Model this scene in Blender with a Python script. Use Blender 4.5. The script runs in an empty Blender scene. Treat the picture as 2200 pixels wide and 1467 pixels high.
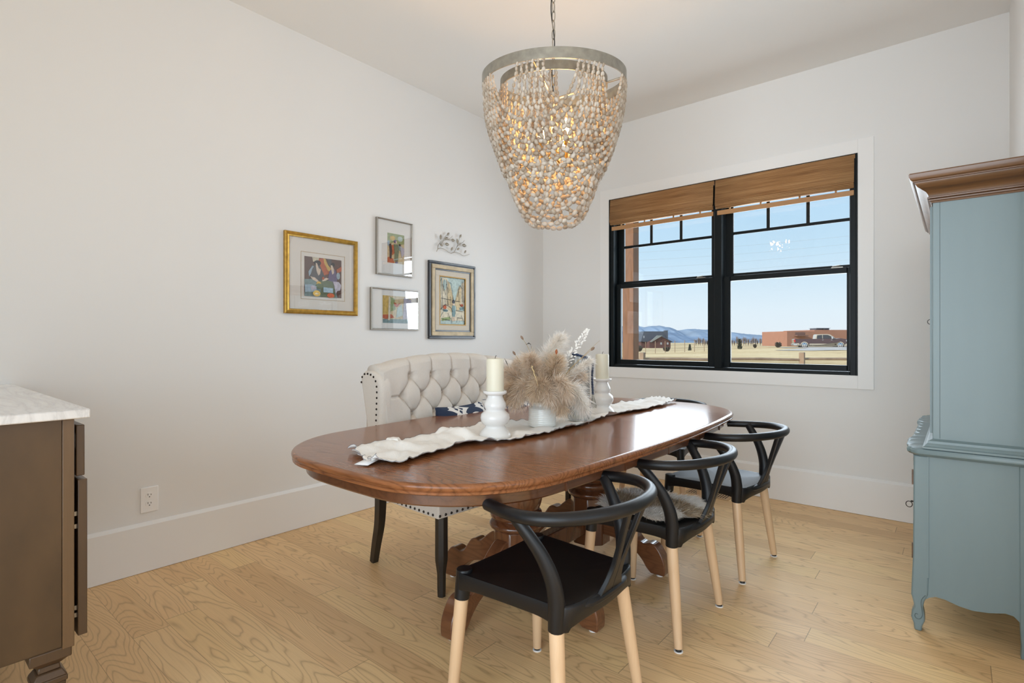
import bpy, math, random
import numpy as np
from mathutils import Vector, Matrix, noise
random.seed(7); rng = np.random.default_rng(7)
sc = bpy.context.scene; COL = sc.collection
PI = math.pi
def R(d): return math.radians(d)

# ---------------------------------------------------------------- camera
CAM = Vector((3.1303, -4.2191, 1.16)); YAW = 0.6964; FPX = 1147.3
cd = bpy.data.cameras.new('camera'); cam = bpy.data.objects.new('camera', cd); COL.objects.link(cam)
cd.sensor_width = 36; cd.lens = 36*FPX/2200; cd.shift_y = -3.3/2200; cd.clip_start = .05; cd.clip_end = 20000
cam.location = CAM; cam.rotation_euler = (PI/2, 0, YAW); sc.camera = cam
VIEW = Vector((-math.sin(YAW), math.cos(YAW), 0)); RIGHT = Vector((math.cos(YAW), math.sin(YAW), 0))
def at(px, py, depth):
    return CAM + VIEW*depth + RIGHT*((px-1100)/FPX*depth) + Vector((0, 0, -(py-730.2)/FPX*depth))

# ---------------------------------------------------------------- world, sun, window and fill light, exposure
W = bpy.data.worlds.new('sky'); sc.world = W; W.use_nodes = True
nt = W.node_tree; nt.nodes.clear()
o = nt.nodes.new('ShaderNodeOutputWorld'); bg = nt.nodes.new('ShaderNodeBackground')
tc = nt.nodes.new('ShaderNodeTexCoord'); sp = nt.nodes.new('ShaderNodeSeparateXYZ'); cr = nt.nodes.new('ShaderNodeValToRGB')
nt.links.new(tc.outputs['Generated'], sp.inputs[0]); nt.links.new(sp.outputs['Z'], cr.inputs[0])
el = cr.color_ramp.elements
el[0].position = 0.0; el[0].color = (.72, .80, .86, 1)
el[1].position = 1.0; el[1].color = (.16, .34, .66, 1)
for p, c in ((.05, (.68, .80, .88)), (.15, (.50, .70, .85)), (.26, (.40, .63, .84)), (.42, (.33, .56, .82))):
    e = el.new(p); e.color = c+(1,)
nt.links.new(cr.outputs[0], bg.inputs[0]); bg.inputs[1].default_value = 1.12
nt.links.new(bg.outputs[0], o.inputs[0])
def lamp(name, typ, loc, energy, color=(1, 1, 1), rot=None, size=None, sy=None, target=None, spread=None):
    d = bpy.data.lights.new(name, typ); ob = bpy.data.objects.new(name, d); COL.objects.link(ob)
    d.energy = energy; d.color = color; ob.location = loc
    if typ == 'AREA':
        d.shape = 'RECTANGLE'; d.size = size; d.size_y = sy or size
        if spread: d.spread = spread
    if target is not None:
        ob.rotation_euler = (Vector(target)-Vector(loc)).to_track_quat('-Z', 'Y').to_euler()
    if rot: ob.rotation_euler = rot
    return ob
sun = lamp('sun', 'SUN', (0, 0, 30), 4.4, (1, .93, .82), target=(8, 14, 22)); sun.data.angle = R(1)
# added fill lamps at made-up openings, unseen behind and beside the camera
lamp('added_rear_fill', 'AREA', (3.5, -5.96, 1.45), 63, (.80, .91, 1), size=3.5, sy=2.6, target=(3.4, 0, 1.45), spread=R(112))
lamp('added_side_fill', 'AREA', (6.16, -4.1, 1.3), 21, (.80, .91, 1), size=2.5, sy=2.3, target=(0, -4.0, 1.0))
lamp('daylight_dining_window', 'AREA', (1.68, .30, 1.62), 55, (.80, .91, 1), size=1.7, sy=1.3, target=(1.75, -3, 1.3))
sc.view_settings.view_transform = 'Standard'; sc.view_settings.look = 'None'; sc.view_settings.gamma = 1
sc.view_settings.exposure = 0.0; sc.view_settings.use_curve_mapping = False
sc.cycles.use_denoising = True; sc.cycles.max_bounces = 12; sc.cycles.diffuse_bounces = 8
sc.cycles.transparent_max_bounces = 16; sc.cycles.caustics_reflective = False; sc.cycles.caustics_refractive = False
sc.cycles.sample_clamp_indirect = 4

# ---------------------------------------------------------------- materials
def newmat(name):
    m = bpy.data.materials.new(name); m.use_nodes = True
    n = m.node_tree.nodes; b = n['Principled BSDF']; return m, m.node_tree, n, b
def lk(t, a, b): t.links.new(a, b)
def mat(name, col, rough=.5, metal=0, var=.0, vs=8, bump=0, bs=60, coat=0, emit=None, est=0, spec=None, stretch=None):
    m, t, n, b = newmat(name)
    b.inputs['Base Color'].default_value = (*col, 1); b.inputs['Roughness'].default_value = rough
    b.inputs['Metallic'].default_value = metal; b.inputs['Coat Weight'].default_value = coat
    b.inputs['Coat Roughness'].default_value = .08
    if spec is not None: b.inputs['Specular IOR Level'].default_value = spec
    if emit: b.inputs['Emission Color'].default_value = (*emit, 1); b.inputs['Emission Strength'].default_value = est
    tcn = n.new('ShaderNodeTexCoord'); mp = n.new('ShaderNodeMapping'); lk(t, tcn.outputs['Object'], mp.inputs[0])
    if stretch: mp.inputs['Scale'].default_value = stretch
    if var:
        nz = n.new('ShaderNodeTexNoise'); nz.inputs['Scale'].default_value = vs; nz.inputs['Detail'].default_value = 4
        lk(t, mp.outputs[0], nz.inputs['Vector'])
        r = n.new('ShaderNodeValToRGB'); r.color_ramp.elements[0].position = .3; r.color_ramp.elements[1].position = .7
        r.color_ramp.elements[0].color = (*[max(0, c*(1-var)) for c in col], 1)
        r.color_ramp.elements[1].color = (*[min(1, c*(1+var)) for c in col], 1)
        lk(t, nz.outputs[0], r.inputs[0]); lk(t, r.outputs[0], b.inputs['Base Color'])
    if bump:
        nz = n.new('ShaderNodeTexNoise'); nz.inputs['Scale'].default_value = bs; nz.inputs['Detail'].default_value = 3
        lk(t, mp.outputs[0], nz.inputs['Vector'])
        bp = n.new('ShaderNodeBump'); bp.inputs['Strength'].default_value = bump; bp.inputs['Distance'].default_value = .002
        lk(t, nz.outputs[0], bp.inputs['Height']); lk(t, bp.outputs[0], b.inputs['Normal'])
    return m
def mth(t, n, op, a, b=None, clamp=False):
    x = n.new('ShaderNodeMath'); x.operation = op; x.use_clamp = clamp
    for i, v in enumerate((a, b)):
        if v is None: continue
        if isinstance(v, (int, float)): x.inputs[i].default_value = v
        else: lk(t, v, x.inputs[i])
    return x.outputs[0]
def ramp(t, n, fac, stops):
    r = n.new('ShaderNodeValToRGB'); e = r.color_ramp.elements
    e[0].position = stops[0][0]; e[0].color = (*stops[0][1], 1); e[1].position = stops[-1][0]; e[1].color = (*stops[-1][1], 1)
    for p, c in stops[1:-1]:
        x = e.new(p); x.color = (*c, 1)
    lk(t, fac, r.inputs[0]); return r.outputs[0]
def mixc(t, n, fac, a, b, mode='MIX'):
    x = n.new('ShaderNodeMix'); x.data_type = 'RGBA'; x.blend_type = mode
    if isinstance(fac, (int, float)): x.inputs[0].default_value = fac
    else: lk(t, fac, x.inputs[0])
    for s, v in ((x.inputs[6], a), (x.inputs[7], b)):
        if isinstance(v, tuple): s.default_value = (*v, 1)
        else: lk(t, v, s)
    return x.outputs[2]
def nzs(t, n, vec, scale, detail=3, rough=.5, dist=0):
    z = n.new('ShaderNodeTexNoise'); z.inputs['Scale'].default_value = scale; z.inputs['Detail'].default_value = detail
    z.inputs['Roughness'].default_value = rough; z.inputs['Distortion'].default_value = dist; lk(t, vec, z.inputs['Vector']); return z.outputs[0]
def comb(t, n, x, y, z):
    c = n.new('ShaderNodeCombineXYZ')
    for i, v in enumerate((x, y, z)):
        if isinstance(v, (int, float)): c.inputs[i].default_value = v
        else: lk(t, v, c.inputs[i])
    return c.outputs[0]
def floor_mat():
    m, t, n, b = newmat('oak_planks'); tcn = n.new('ShaderNodeTexCoord'); s = n.new('ShaderNodeSeparateXYZ'); lk(t, tcn.outputs['Object'], s.inputs[0])
    X, Y = s.outputs[0], s.outputs[1]; Wd = .127
    yy = mth(t, n, 'DIVIDE', mth(t, n, 'ADD', Y, 10.05), Wd); row = mth(t, n, 'FLOOR', yy); fy = mth(t, n, 'FRACT', yy)
    wn = n.new('ShaderNodeTexWhiteNoise'); wn.noise_dimensions = '1D'; lk(t, row, wn.inputs['W'])
    xx = mth(t, n, 'DIVIDE', mth(t, n, 'ADD', mth(t, n, 'ADD', X, 20.), mth(t, n, 'MULTIPLY', wn.outputs[0], 1.7)), 1.75)
    cl = mth(t, n, 'FLOOR', xx); fx = mth(t, n, 'FRACT', xx)
    w2 = n.new('ShaderNodeTexWhiteNoise'); w2.noise_dimensions = '2D'; lk(t, comb(t, n, row, cl, 0), w2.inputs['Vector'])
    sc2 = n.new('ShaderNodeSeparateColor'); lk(t, w2.outputs[1], sc2.inputs[0]); r1, r2 = sc2.outputs[0], sc2.outputs[1]
    off = mth(t, n, 'MULTIPLY', r1, 37.)
    gv = comb(t, n, mth(t, n, 'MULTIPLY', X, .85), mth(t, n, 'MULTIPLY', Y, 5.5), off)
    lo = nzs(t, n, gv, 1.3, 2.6, .32, .12)
    rings = mth(t, n, 'ABSOLUTE', mth(t, n, 'SINE', mth(t, n, 'MULTIPLY', lo, 85.)))
    rings = mth(t, n, 'POWER', mth(t, n, 'SUBTRACT', 1., rings), 3.0)
    fine = nzs(t, n, comb(t, n, mth(t, n, 'MULTIPLY', X, 5.), mth(t, n, 'MULTIPLY', Y, 160.), off), 1., 3, .6)
    big = nzs(t, n, comb(t, n, mth(t, n, 'MULTIPLY', X, 1.3), mth(t, n, 'MULTIPLY', Y, 9.), off), 1.2, 2)
    base = ramp(t, n, r2, [(0, (.70, .435, .205)), (.35, (.83, .54, .265)), (.7, (.89, .61, .32)), (1, (.86, .595, .28))])
    base = mixc(t, n, mth(t, n, 'MULTIPLY', big, .55), base, (.90, .65, .34))
    g = mth(t, n, 'MULTIPLY', rings, .50); g = mth(t, n, 'ADD', g, mth(t, n, 'MULTIPLY', mth(t, n, 'SUBTRACT', fine, .45, True), .45), True)
    c = mixc(t, n, g, base, (.38, .20, .08))
    e1 = mth(t, n, 'LESS_THAN', fy, .012); e2 = mth(t, n, 'LESS_THAN', fx, .0016); edge = mth(t, n, 'MAXIMUM', e1, e2)
    c = mixc(t, n, mth(t, n, 'MULTIPLY', edge, .62), c, (.20, .10, .045))
    lk(t, c, b.inputs['Base Color']); b.inputs['Roughness'].default_value = .42; b.inputs['Specular IOR Level'].default_value = .4
    bp = n.new('ShaderNodeBump'); bp.inputs['Strength'].default_value = .25; bp.inputs['Distance'].default_value = .0015
    lk(t, mth(t, n, 'SUBTRACT', fine, mth(t, n, 'MULTIPLY', edge, 3.)), bp.inputs['Height']); lk(t, bp.outputs[0], b.inputs['Normal'])
    return m
def wood(name, c1, c2, axis='x', rough=.3, coat=.0, scale=1., rings=40., amt=.6, seams=None, spec=.5):
    """axis = grain direction"""
    m, t, n, b = newmat(name); tcn = n.new('ShaderNodeTexCoord'); s = n.new('ShaderNodeSeparateXYZ'); lk(t, tcn.outputs['Object'], s.inputs[0])
    A = dict(x=(1.2, 8, 8), y=(8, 1.2, 8), z=(8, 8, 1.2))[axis]; F = dict(x=(6, 150, 150), y=(150, 6, 150), z=(150, 150, 6))[axis]
    def vec(K, k=1): return comb(t, n, *[mth(t, n, 'MULTIPLY', s.outputs[i], K[i]*k) for i in range(3)])
    zoff = None
    if seams:
        v = None
        for sy_ in seams:
            q = mth(t, n, 'GREATER_THAN', s.outputs[1], sy_); v = q if v is None else mth(t, n, 'ADD', v, q)
        zoff = mth(t, n, 'MULTIPLY', v, 7.3)
    vv = vec(A, scale)
    if zoff is not None:
        va = n.new('ShaderNodeVectorMath'); va.operation = 'ADD'; lk(t, vv, va.inputs[0]); lk(t, comb(t, n, zoff, zoff, zoff), va.inputs[1]); vv = va.outputs[0]
    lo = nzs(t, n, vv, 1., 1.5, .4, .3)
    rg = mth(t, n, 'POWER', mth(t, n, 'ABSOLUTE', mth(t, n, 'SINE', mth(t, n, 'MULTIPLY', lo, rings))), .7)
    fi = nzs(t, n, vec(F, scale), 1., 3, .6)
    f = mth(t, n, 'ADD', mth(t, n, 'MULTIPLY', rg, amt*.6), mth(t, n, 'MULTIPLY', fi, amt), True)
    c = mixc(t, n, f, c2, c1)
    if seams:
        ed = None
        for sy_ in seams:
            q = mth(t, n, 'LESS_THAN', mth(t, n, 'ABSOLUTE', mth(t, n, 'SUBTRACT', s.outputs[1], sy_)), .0012); ed = q if ed is None else mth(t, n, 'MAXIMUM', ed, q)
        c = mixc(t, n, mth(t, n, 'MULTIPLY', ed, .6), c, (.03, .01, .005))
    lk(t, c, b.inputs['Base Color']); b.inputs['Roughness'].default_value = rough
    b.inputs['Coat Weight'].default_value = coat; b.inputs['Coat Roughness'].default_value = .09; b.inputs['Coat IOR'].default_value = 1.5; b.inputs['Specular IOR Level'].default_value = spec
    bp = n.new('ShaderNodeBump'); bp.inputs['Strength'].default_value = .12; bp.inputs['Distance'].default_value = .001
    lk(t, fi, bp.inputs['Height']); lk(t, bp.outputs[0], b.inputs['Normal'])
    return m
def glass(name, tint=(1, 1, 1), gloss=(1, 1, 1), ior=1.5, rough=0.0, body=None, bodyf=0):
    m = bpy.data.materials.new(name); m.use_nodes = True; t = m.node_tree; n = t.nodes; n.clear()
    out = n.new('ShaderNodeOutputMaterial'); tr = n.new('ShaderNodeBsdfTransparent'); gl = n.new('ShaderNodeBsdfGlossy')
    tr.inputs[0].default_value = (*tint, 1); gl.inputs['Roughness'].default_value = rough; gl.inputs[0].default_value = (*gloss, 1)
    fr = n.new('ShaderNodeFresnel'); gg = n.new('ShaderNodeNewGeometry'); q1 = n.new('ShaderNodeMath'); q1.operation = 'MULTIPLY_ADD'
    lk(t, gg.outputs['Backfacing'], q1.inputs[0]); q1.inputs[1].default_value = 1/ior-ior; q1.inputs[2].default_value = ior; lk(t, q1.outputs[0], fr.inputs[0]); mx = n.new('ShaderNodeMixShader')
    lk(t, fr.outputs[0], mx.inputs[0]); a = tr.outputs[0]
    if body:
        df = n.new('ShaderNodeBsdfDiffuse'); df.inputs[0].default_value = (*body, 1); m2 = n.new('ShaderNodeMixShader'); m2.inputs[0].default_value = bodyf
        lk(t, a, m2.inputs[1]); lk(t, df.outputs[0], m2.inputs[2]); a = m2.outputs[0]
    lk(t, a, mx.inputs[1]); lk(t, gl.outputs[0], mx.inputs[2]); lk(t, mx.outputs[0], out.inputs[0]); return m
def fibre(name, c1, c2, trans=.35):
    m = bpy.data.materials.new(name); m.use_nodes = True; t = m.node_tree; n = t.nodes; n.clear()
    out = n.new('ShaderNodeOutputMaterial'); gi = n.new('ShaderNodeNewGeometry')
    c = ramp(t, n, gi.outputs['Random Per Island'], [(0, c1), (1, c2)])
    d = n.new('ShaderNodeBsdfDiffuse'); tl = n.new('ShaderNodeBsdfTranslucent'); mx = n.new('ShaderNodeMixShader'); mx.inputs[0].default_value = trans
    lk(t, c, d.inputs[0]); lk(t, c, tl.inputs[0]); lk(t, d.outputs[0], mx.inputs[1]); lk(t, tl.outputs[0], mx.inputs[2]); lk(t, mx.outputs[0], out.inputs[0])
    return m
M = {}
M['wall'] = mat('wall_paint', (.82, .815, .805), .75, bump=.06, bs=180)
M['ceil'] = mat('ceiling_paint', (.86, .85, .83), .85)
M['trim'] = mat('trim_paint', (.87, .865, .855), .42)
M['floor'] = floor_mat()
M['black'] = mat('black_plastic', (.006, .006, .007), .4, spec=.42, bump=.03, bs=900)
M['frame'] = mat('black_window_frame', (.0045, .0075, .009), .4, spec=.2)
M['beech'] = wood('beech_leg', (.80, .57, .36), (.64, .42, .24), 'z', .42, .1, 1., 14., .5)
M['rubber'] = mat('black_glide', (.015, .015, .015), .5); M['white_felt'] = mat('white_felt', (.85, .85, .85), .8)
SEAMS = (-.74, -.38, 0., .38, .74)
M['oak_top'] = wood('red_oak_top', (.27, .104, .040), (.068, .022, .009), 'x', .22, .22, 1.2, 52., .9, SEAMS, .22)
M['oak_dark'] = wood('red_oak_turned', (.17, .062, .025), (.06, .02, .008), 'z', .25, .7, 1.2, 30., .7)
M['oak_apron'] = wood('red_oak_apron', (.15, .058, .024), (.055, .019, .008), 'y', .3, .6, 1.2, 30., .65)
M['oak_foot'] = wood('red_oak_foot', (.22, .088, .037), (.085, .03, .013), 'x', .28, .6, 1.4, 46., .65)
M['linen'] = mat('oatmeal_linen', (.70, .645, .58), .9, var=.05, vs=300, bump=.35, bs=700)
M['piping'] = mat('linen_piping', (.66, .61, .55), .9)
M['leg_black'] = wood('ebonised_leg', (.030, .022, .016), (.006, .005, .004), 'z', .4, .1, 1, 20., .8)
M['nail'] = mat('dark_nailhead', (.045, .035, .03), .35, .8)
M['ceramic'] = mat('white_ceramic', (.77, .76, .74), .22, coat=.3)
M['crock'] = mat('cream_glazed_crock', (.80, .80, .76), .12, coat=.6)
M['wax'] = mat('ivory_wax', (.76, .72, .58), .5, coat=.1); M['wick'] = mat('wick', (.03, .02, .02), .9)
M['runner'] = mat('white_gauze', (.86, .84, .80), .95, bump=.6, bs=260); M['thread'] = mat('grey_edge_thread', (.16, .17, .20), .9)
M['gold'] = mat('antique_gold', (.50, .29, .06), .32, .85, var=.2, vs=40)
M['silver'] = mat('brushed_pewter', (.36, .33, .29), .35, .85)
M['mat_board'] = mat('cream_mat_board', (.88, .84, .79), .9); M['mat_white'] = mat('white_mat_board', (.90, .89, .87), .9)
M['picglass'] = glass('picture_glass', ior=1.9); M['pane'] = glass('window_pane', ior=1.35)
M['sage'] = mat('sage_blue_paint', (.18, .245, .258), .42, var=.07, vs=5, bump=.12, bs=120, stretch=(1, 1, .15), coat=.15)
M['walnut'] = wood('walnut_cornice', (.17, .078, .030), (.045, .021, .010), 'x', .34, .2, 1, 12., .9)
M['iron'] = mat('dark_iron', (.03, .025, .022), .4, .7)
M['cab'] = mat('brown_stained_maple', (.090, .050, .021), .45, var=.22, vs=9, coat=.1, stretch=(1, 1, .5))
M['hinge'] = mat('hinge_metal', (.3, .28, .25), .3, .9)
M['bead'] = None; M['pewter'] = mat('weathered_pewter', (.36, .345, .30), .42, .7, var=.15, vs=30)
M['brass'] = mat('brass', (.45, .3, .1), .3, .9)
M['outlet'] = mat('outlet_plastic', (.92, .91, .90), .3); M['slot'] = mat('slot_dark', (.01, .01, .01), .8)
M['navy'] = mat('navy_bead', (.02, .045, .11), .45); M['tassel'] = fibre('tassel_thread', (.45, .43, .38), (.62, .6, .53), .1)
M['vase'] = glass('smoky_fluted_glass', (.86, .87, .87), ior=1.55, rough=.03, body=(.62, .62, .61), bodyf=.30)
def bead_mat():
    m, t, n, b = newmat('whitewashed_bead'); gi = n.new('ShaderNodeNewGeometry')
    c = ramp(t, n, gi.outputs['Random Per Island'], [(0, (.36, .29, .22)), (.4, (.48, .41, .33)), (.75, (.57, .50, .42)), (1, (.64, .59, .52))])
    lk(t, c, b.inputs['Base Color']); b.inputs['Roughness'].default_value = .62; return m
M['bead'] = bead_mat()
def marble():
    m, t, n, b = newmat('white_marble'); tcn = n.new('ShaderNodeTexCoord'); mp = n.new('ShaderNodeMapping'); lk(t, tcn.outputs['Object'], mp.inputs[0])
    mp.inputs['Rotation'].default_value = (0, 0, R(25)); mp.inputs['Scale'].default_value = (1.2, 5, 1)
    a = nzs(t, n, mp.outputs[0], 1.6, 6, .6, 1.2)
    v = mth(t, n, 'ABSOLUTE', mth(t, n, 'SUBTRACT', a, .5))
    c = ramp(t, n, v, [(0, (.66, .65, .64)), (.02, (.75, .74, .73)), (.09, (.83, .82, .81)), (1, (.85, .84, .83))])
    lk(t, c, b.inputs['Base Color']); b.inputs['Roughness'].default_value = .18; return m
M['marble'] = marble()
def bamboo():
    m, t, n, b = newmat('woven_bamboo'); tcn = n.new('ShaderNodeTexCoord'); s = n.new('ShaderNodeSeparateXYZ'); lk(t, tcn.outputs['Object'], s.inputs[0])
    v = nzs(t, n, comb(t, n, mth(t, n, 'MULTIPLY', s.outputs[0], 3.), 0., mth(t, n, 'MULTIPLY', s.outputs[2], 170.)), 1., 3, .7)
    v2 = nzs(t, n, comb(t, n, mth(t, n, 'MULTIPLY', s.outputs[0], 1.), 0., mth(t, n, 'MULTIPLY', s.outputs[2], 45.)), 1., 2, .6)
    w = mth(t, n, 'ABSOLUTE', mth(t, n, 'SINE', mth(t, n, 'MULTIPLY', s.outputs[0], 900.)))
    f = mth(t, n, 'ADD', mth(t, n, 'MULTIPLY', v, .75), mth(t, n, 'MULTIPLY', v2, .35))
    c = ramp(t, n, f, [(.3, (.12, .052, .018)), (.45, (.33, .165, .065)), (.58, (.47, .26, .11)), (.75, (.58, .36, .17))])
    c = mixc(t, n, mth(t, n, 'MULTIPLY', w, .12), c, (.15, .07, .03))
    lk(t, c, b.inputs['Base Color']); b.inputs['Roughness'].default_value = .6
    bp = n.new('ShaderNodeBump'); bp.inputs['Strength'].default_value = .6; bp.inputs['Distance'].default_value = .002
    lk(t, v, bp.inputs['Height']); lk(t, bp.outputs[0], b.inputs['Normal']); return m
M['bamboo'] = bamboo(); M['bamboo_slat'] = wood('bamboo_rail', (.55, .30, .13), (.38, .19, .075), 'x', .45, .1, 1, 8., .5)
M['cedar'] = wood('cedar_post', (.23, .10, .04), (.11, .045, .018), 'z', .7, 0, 1, 30., .7)
M['cord'] = mat('black_cord', (.02, .02, .02), .6)
M['cedar_far'] = mat('fence_wood', (.30, .21, .14), .85, var=.2, vs=3)

# ---------------------------------------------------------------- mesh helpers
class MB:
    def __init__(s): s.v = []; s.f = []; s.mi = []; s.off = 0
    def add(s, vs, fs, mi=0):
        s.v.append(np.asarray(vs, float).reshape(-1, 3))
        for f in fs: s.f.append([i+s.off for i in f]); s.mi.append(mi)
        s.off += len(s.v[-1]); return s
    def box(s, x0, x1, y0, y1, z0, z1, mi=0):
        vs = [(x, y, z) for z in (z0, z1) for y in (y0, y1) for x in (x0, x1)]
        return s.add(vs, [(0, 2, 3, 1), (4, 5, 7, 6), (0, 1, 5, 4), (2, 6, 7, 3), (0, 4, 6, 2), (1, 3, 7, 5)], mi)
    def obox(s, c, ax, ay, az, mi=0):
        c, ax, ay, az = [np.array(q, float) for q in (c, ax, ay, az)]
        vs = [c+i*ax+j*ay+k*az for k in (-1, 1) for j in (-1, 1) for i in (-1, 1)]
        return s.add(vs, [(0, 2, 3, 1), (4, 5, 7, 6), (0, 1, 5, 4), (2, 6, 7, 3), (0, 4, 6, 2), (1, 3, 7, 5)], mi)
    def tube(s, pts, rad, n=10, caps=True, sq=None, closed=False, up=None, mi=0, round_caps=False):
        P = np.asarray(pts, float); K = len(P); rad = np.broadcast_to(np.asarray(rad, float), (K,)) if np.ndim(rad) < 2 else np.asarray(rad)
        T = np.gradient(P, axis=0) if not closed else (np.roll(P, -1, 0)-np.roll(P, 1, 0))
        T /= np.linalg.norm(T, axis=1)[:, None]+1e-12
        u = np.array(up if up is not None else (0, 0, 1), float)
        if up is None and abs(T[0] @ u) > .9: u = np.array((1., 0, 0))
        vs = []
        for k in range(K):
            if up is None and k: pass
            a = u-(u @ T[k])*T[k]
            if np.linalg.norm(a) < 1e-6: a = np.array((1., 0, 0))-T[k][0]*T[k]
            a /= np.linalg.norm(a); b = np.cross(T[k], a)
            if up is None: u = a
            ra = rad[k]; rb = ra*(sq if sq else 1)
            if np.ndim(rad) == 2: ra, rb = rad[k]
            for j in range(n):
                q = 2*PI*j/n; vs.append(P[k]+a*(ra*math.cos(q))+b*(rb*math.sin(q)))
        fs = []
        for k in range(K if closed else K-1):
            k2 = (k+1) % K
            for j in range(n):
                j2 = (j+1) % n; fs.append((k*n+j, k*n+j2, k2*n+j2, k2*n+j))
        if caps and not closed: fs.append(tuple(range(n))[::-1]); fs.append(tuple((K-1)*n+j for j in range(n)))
        return s.add(vs, fs, mi)
    def lathe(s, prof, c=(0, 0, 0), n=32, mi=0, cap=True, flute=0, nf=0):
        vs = []; K = len(prof)
        for r, z in prof:
            for j in range(n):
                q = 2*PI*j/n; rr = r*(1+flute*math.cos(nf*q)) if flute else r
                vs.append((c[0]+rr*math.cos(q), c[1]+rr*math.sin(q), c[2]+z))
        fs = [(k*n+j, k*n+(j+1) % n, (k+1)*n+(j+1) % n, (k+1)*n+j) for k in range(K-1) for j in range(n)]
        if cap: fs.append(tuple(range(n))[::-1]); fs.append(tuple((K-1)*n+j for j in range(n)))
        return s.add(vs, fs, mi)
    def prism(s, poly, o_, U, V, N, mi=0):
        """polygon (u,v) placed at origin o_ with axes U,V, extruded along N"""
        o_, U, V, N = [np.array(q, float) for q in (o_, U, V, N)]; K = len(poly)
        a = [o_+U*p[0]+V*p[1] for p in poly]; vs = a+[q+N for q in a]
        fs = [(i, (i+1) % K, K+(i+1) % K, K+i) for i in range(K)]+[tuple(range(K))[::-1], tuple(range(K, 2*K))]
        return s.add(vs, fs, mi)
    def grid(s, G, mi=0, wrap=False):
        G = np.asarray(G, float); a, b = G.shape[:2]
        fs = [(i*b+j, i*b+(j+1) % b, (i+1)*b+(j+1) % b, (i+1)*b+j) for i in range(a-1) for j in range(b if wrap else b-1)]
        return s.add(G.reshape(-1, 3), fs, mi)
    def ribbons(s, Pts, Wv, mi=0):
        """Pts (N,K,3) centre lines, Wv (N,K,3) half-width vectors"""
        N, K = Pts.shape[:2]; A = np.stack([Pts-Wv, Pts+Wv], 2).reshape(N*K*2, 3)
        base = self_idx = (np.arange(N)*K*2)[:, None, None]+(np.arange(K-1)*2)[None, :, None]+np.array([0, 1, 3, 2])[None, None, :]
        s.v.append(A); q = (base+s.off).reshape(-1, 4).tolist(); s.f += q; s.mi += [mi]*len(q); s.off += len(A); return s
    def beads(s, cs, dirs, ra, rl, n=7, mi=0):
        rings = np.array([-.92, -.55, 0, .55, .92]); rr = np.sqrt(np.maximum(0, 1-rings**2)); rr[0] = rr[-1] = .42
        for c, d, a_, l_ in zip(cs, dirs, ra, rl):
            d = d/(np.linalg.norm(d)+1e-9); u = np.cross(d, (0, 0, 1.) if abs(d[2]) < .9 else (1., 0, 0)); u /= np.linalg.norm(u); w = np.cross(d, u)
            q = 2*PI*np.arange(n)/n; vs = []
            for t_, r_ in zip(rings, rr): vs.append(c+d*(t_*l_)+a_*r_*(np.cos(q)[:, None]*u+np.sin(q)[:, None]*w))
            fs = [(k*n+j, k*n+(j+1) % n, (k+1)*n+(j+1) % n, (k+1)*n+j) for k in range(4) for j in range(n)]
            fs += [tuple(range(n))[::-1], tuple(4*n+j for j in range(n))]
            s.add(np.concatenate(vs), fs, mi)
        return s
    def build(s, name, mats, parent=None, bevel=0, smooth=True, seg=2, angle=38, kind=None, sub=0, solid=0):
        me = bpy.data.meshes.new(name)
        v = np.concatenate(s.v)
        if parent is not None and parent.name in OFF: v = v-np.array(OFF[parent.name])
        me.from_pydata(v.tolist(), [], s.f)
        if not isinstance(mats, (list, tuple)): mats = [mats]
        for m in mats: me.materials.append(m)
        if len(mats) > 1: me.polygons.foreach_set('material_index', s.mi)
        me.update()
        if smooth:
            me.polygons.foreach_set('use_smooth', [True]*len(me.polygons))
            if angle and len(me.polygons) < 60000: me.set_sharp_from_angle(angle=R(angle))
        ob = bpy.data.objects.new(name, me); COL.objects.link(ob)
        if parent is not None:
            ob.parent = parent
            if parent.name in OFF: OFF[ob.name] = OFF[parent.name]
        if kind: ob['kind'] = kind
        if sub:
            md = ob.modifiers.new('subdivision', 'SUBSURF'); md.levels = sub; md.render_levels = sub
        if solid:
            md = ob.modifiers.new('thickness', 'SOLIDIFY'); md.thickness = solid; md.offset = 0
        if bevel:
            md = ob.modifiers.new('bevel', 'BEVEL'); md.width = bevel; md.segments = seg; md.limit_method = 'ANGLE'; md.angle_limit = R(40); md.harden_normals = False
        return ob
OFF = {}
def tag(ob, label, cat, group=None):
    ob['label'] = label; ob['category'] = cat
    if group: ob['group'] = group
    return ob
def thing(name, label, cat, loc=(0, 0, 0), rotz=0, group=None, local=False):
    ob = bpy.data.objects.new(name, None); COL.objects.link(ob); ob.empty_display_size = .1
    ob.location = loc; ob.rotation_euler = (0, 0, rotz)
    if not local: OFF[ob.name] = tuple(loc)
    return tag(ob, label, cat, group)
def struct(ob): ob['kind'] = 'structure'; return ob
def sempty(name, loc=(0, 0, 0)):
    ob = bpy.data.objects.new(name, None); COL.objects.link(ob); ob.location = loc; OFF[ob.name] = tuple(loc); return struct(ob)
def kids(o_): return [c for c in bpy.data.objects if c.parent == o_]
def dup(root, loc, rotz, label, group=None):
    r = root.copy(); COL.objects.link(r); r.location = loc; r.rotation_euler = (0, 0, rotz); r['label'] = label
    if group: r['group'] = group
    for ch in kids(root):
        c = ch.copy(); COL.objects.link(c); c.parent = r
        for g in kids(ch):
            d = g.copy(); COL.objects.link(d); d.parent = c
    return r
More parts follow.
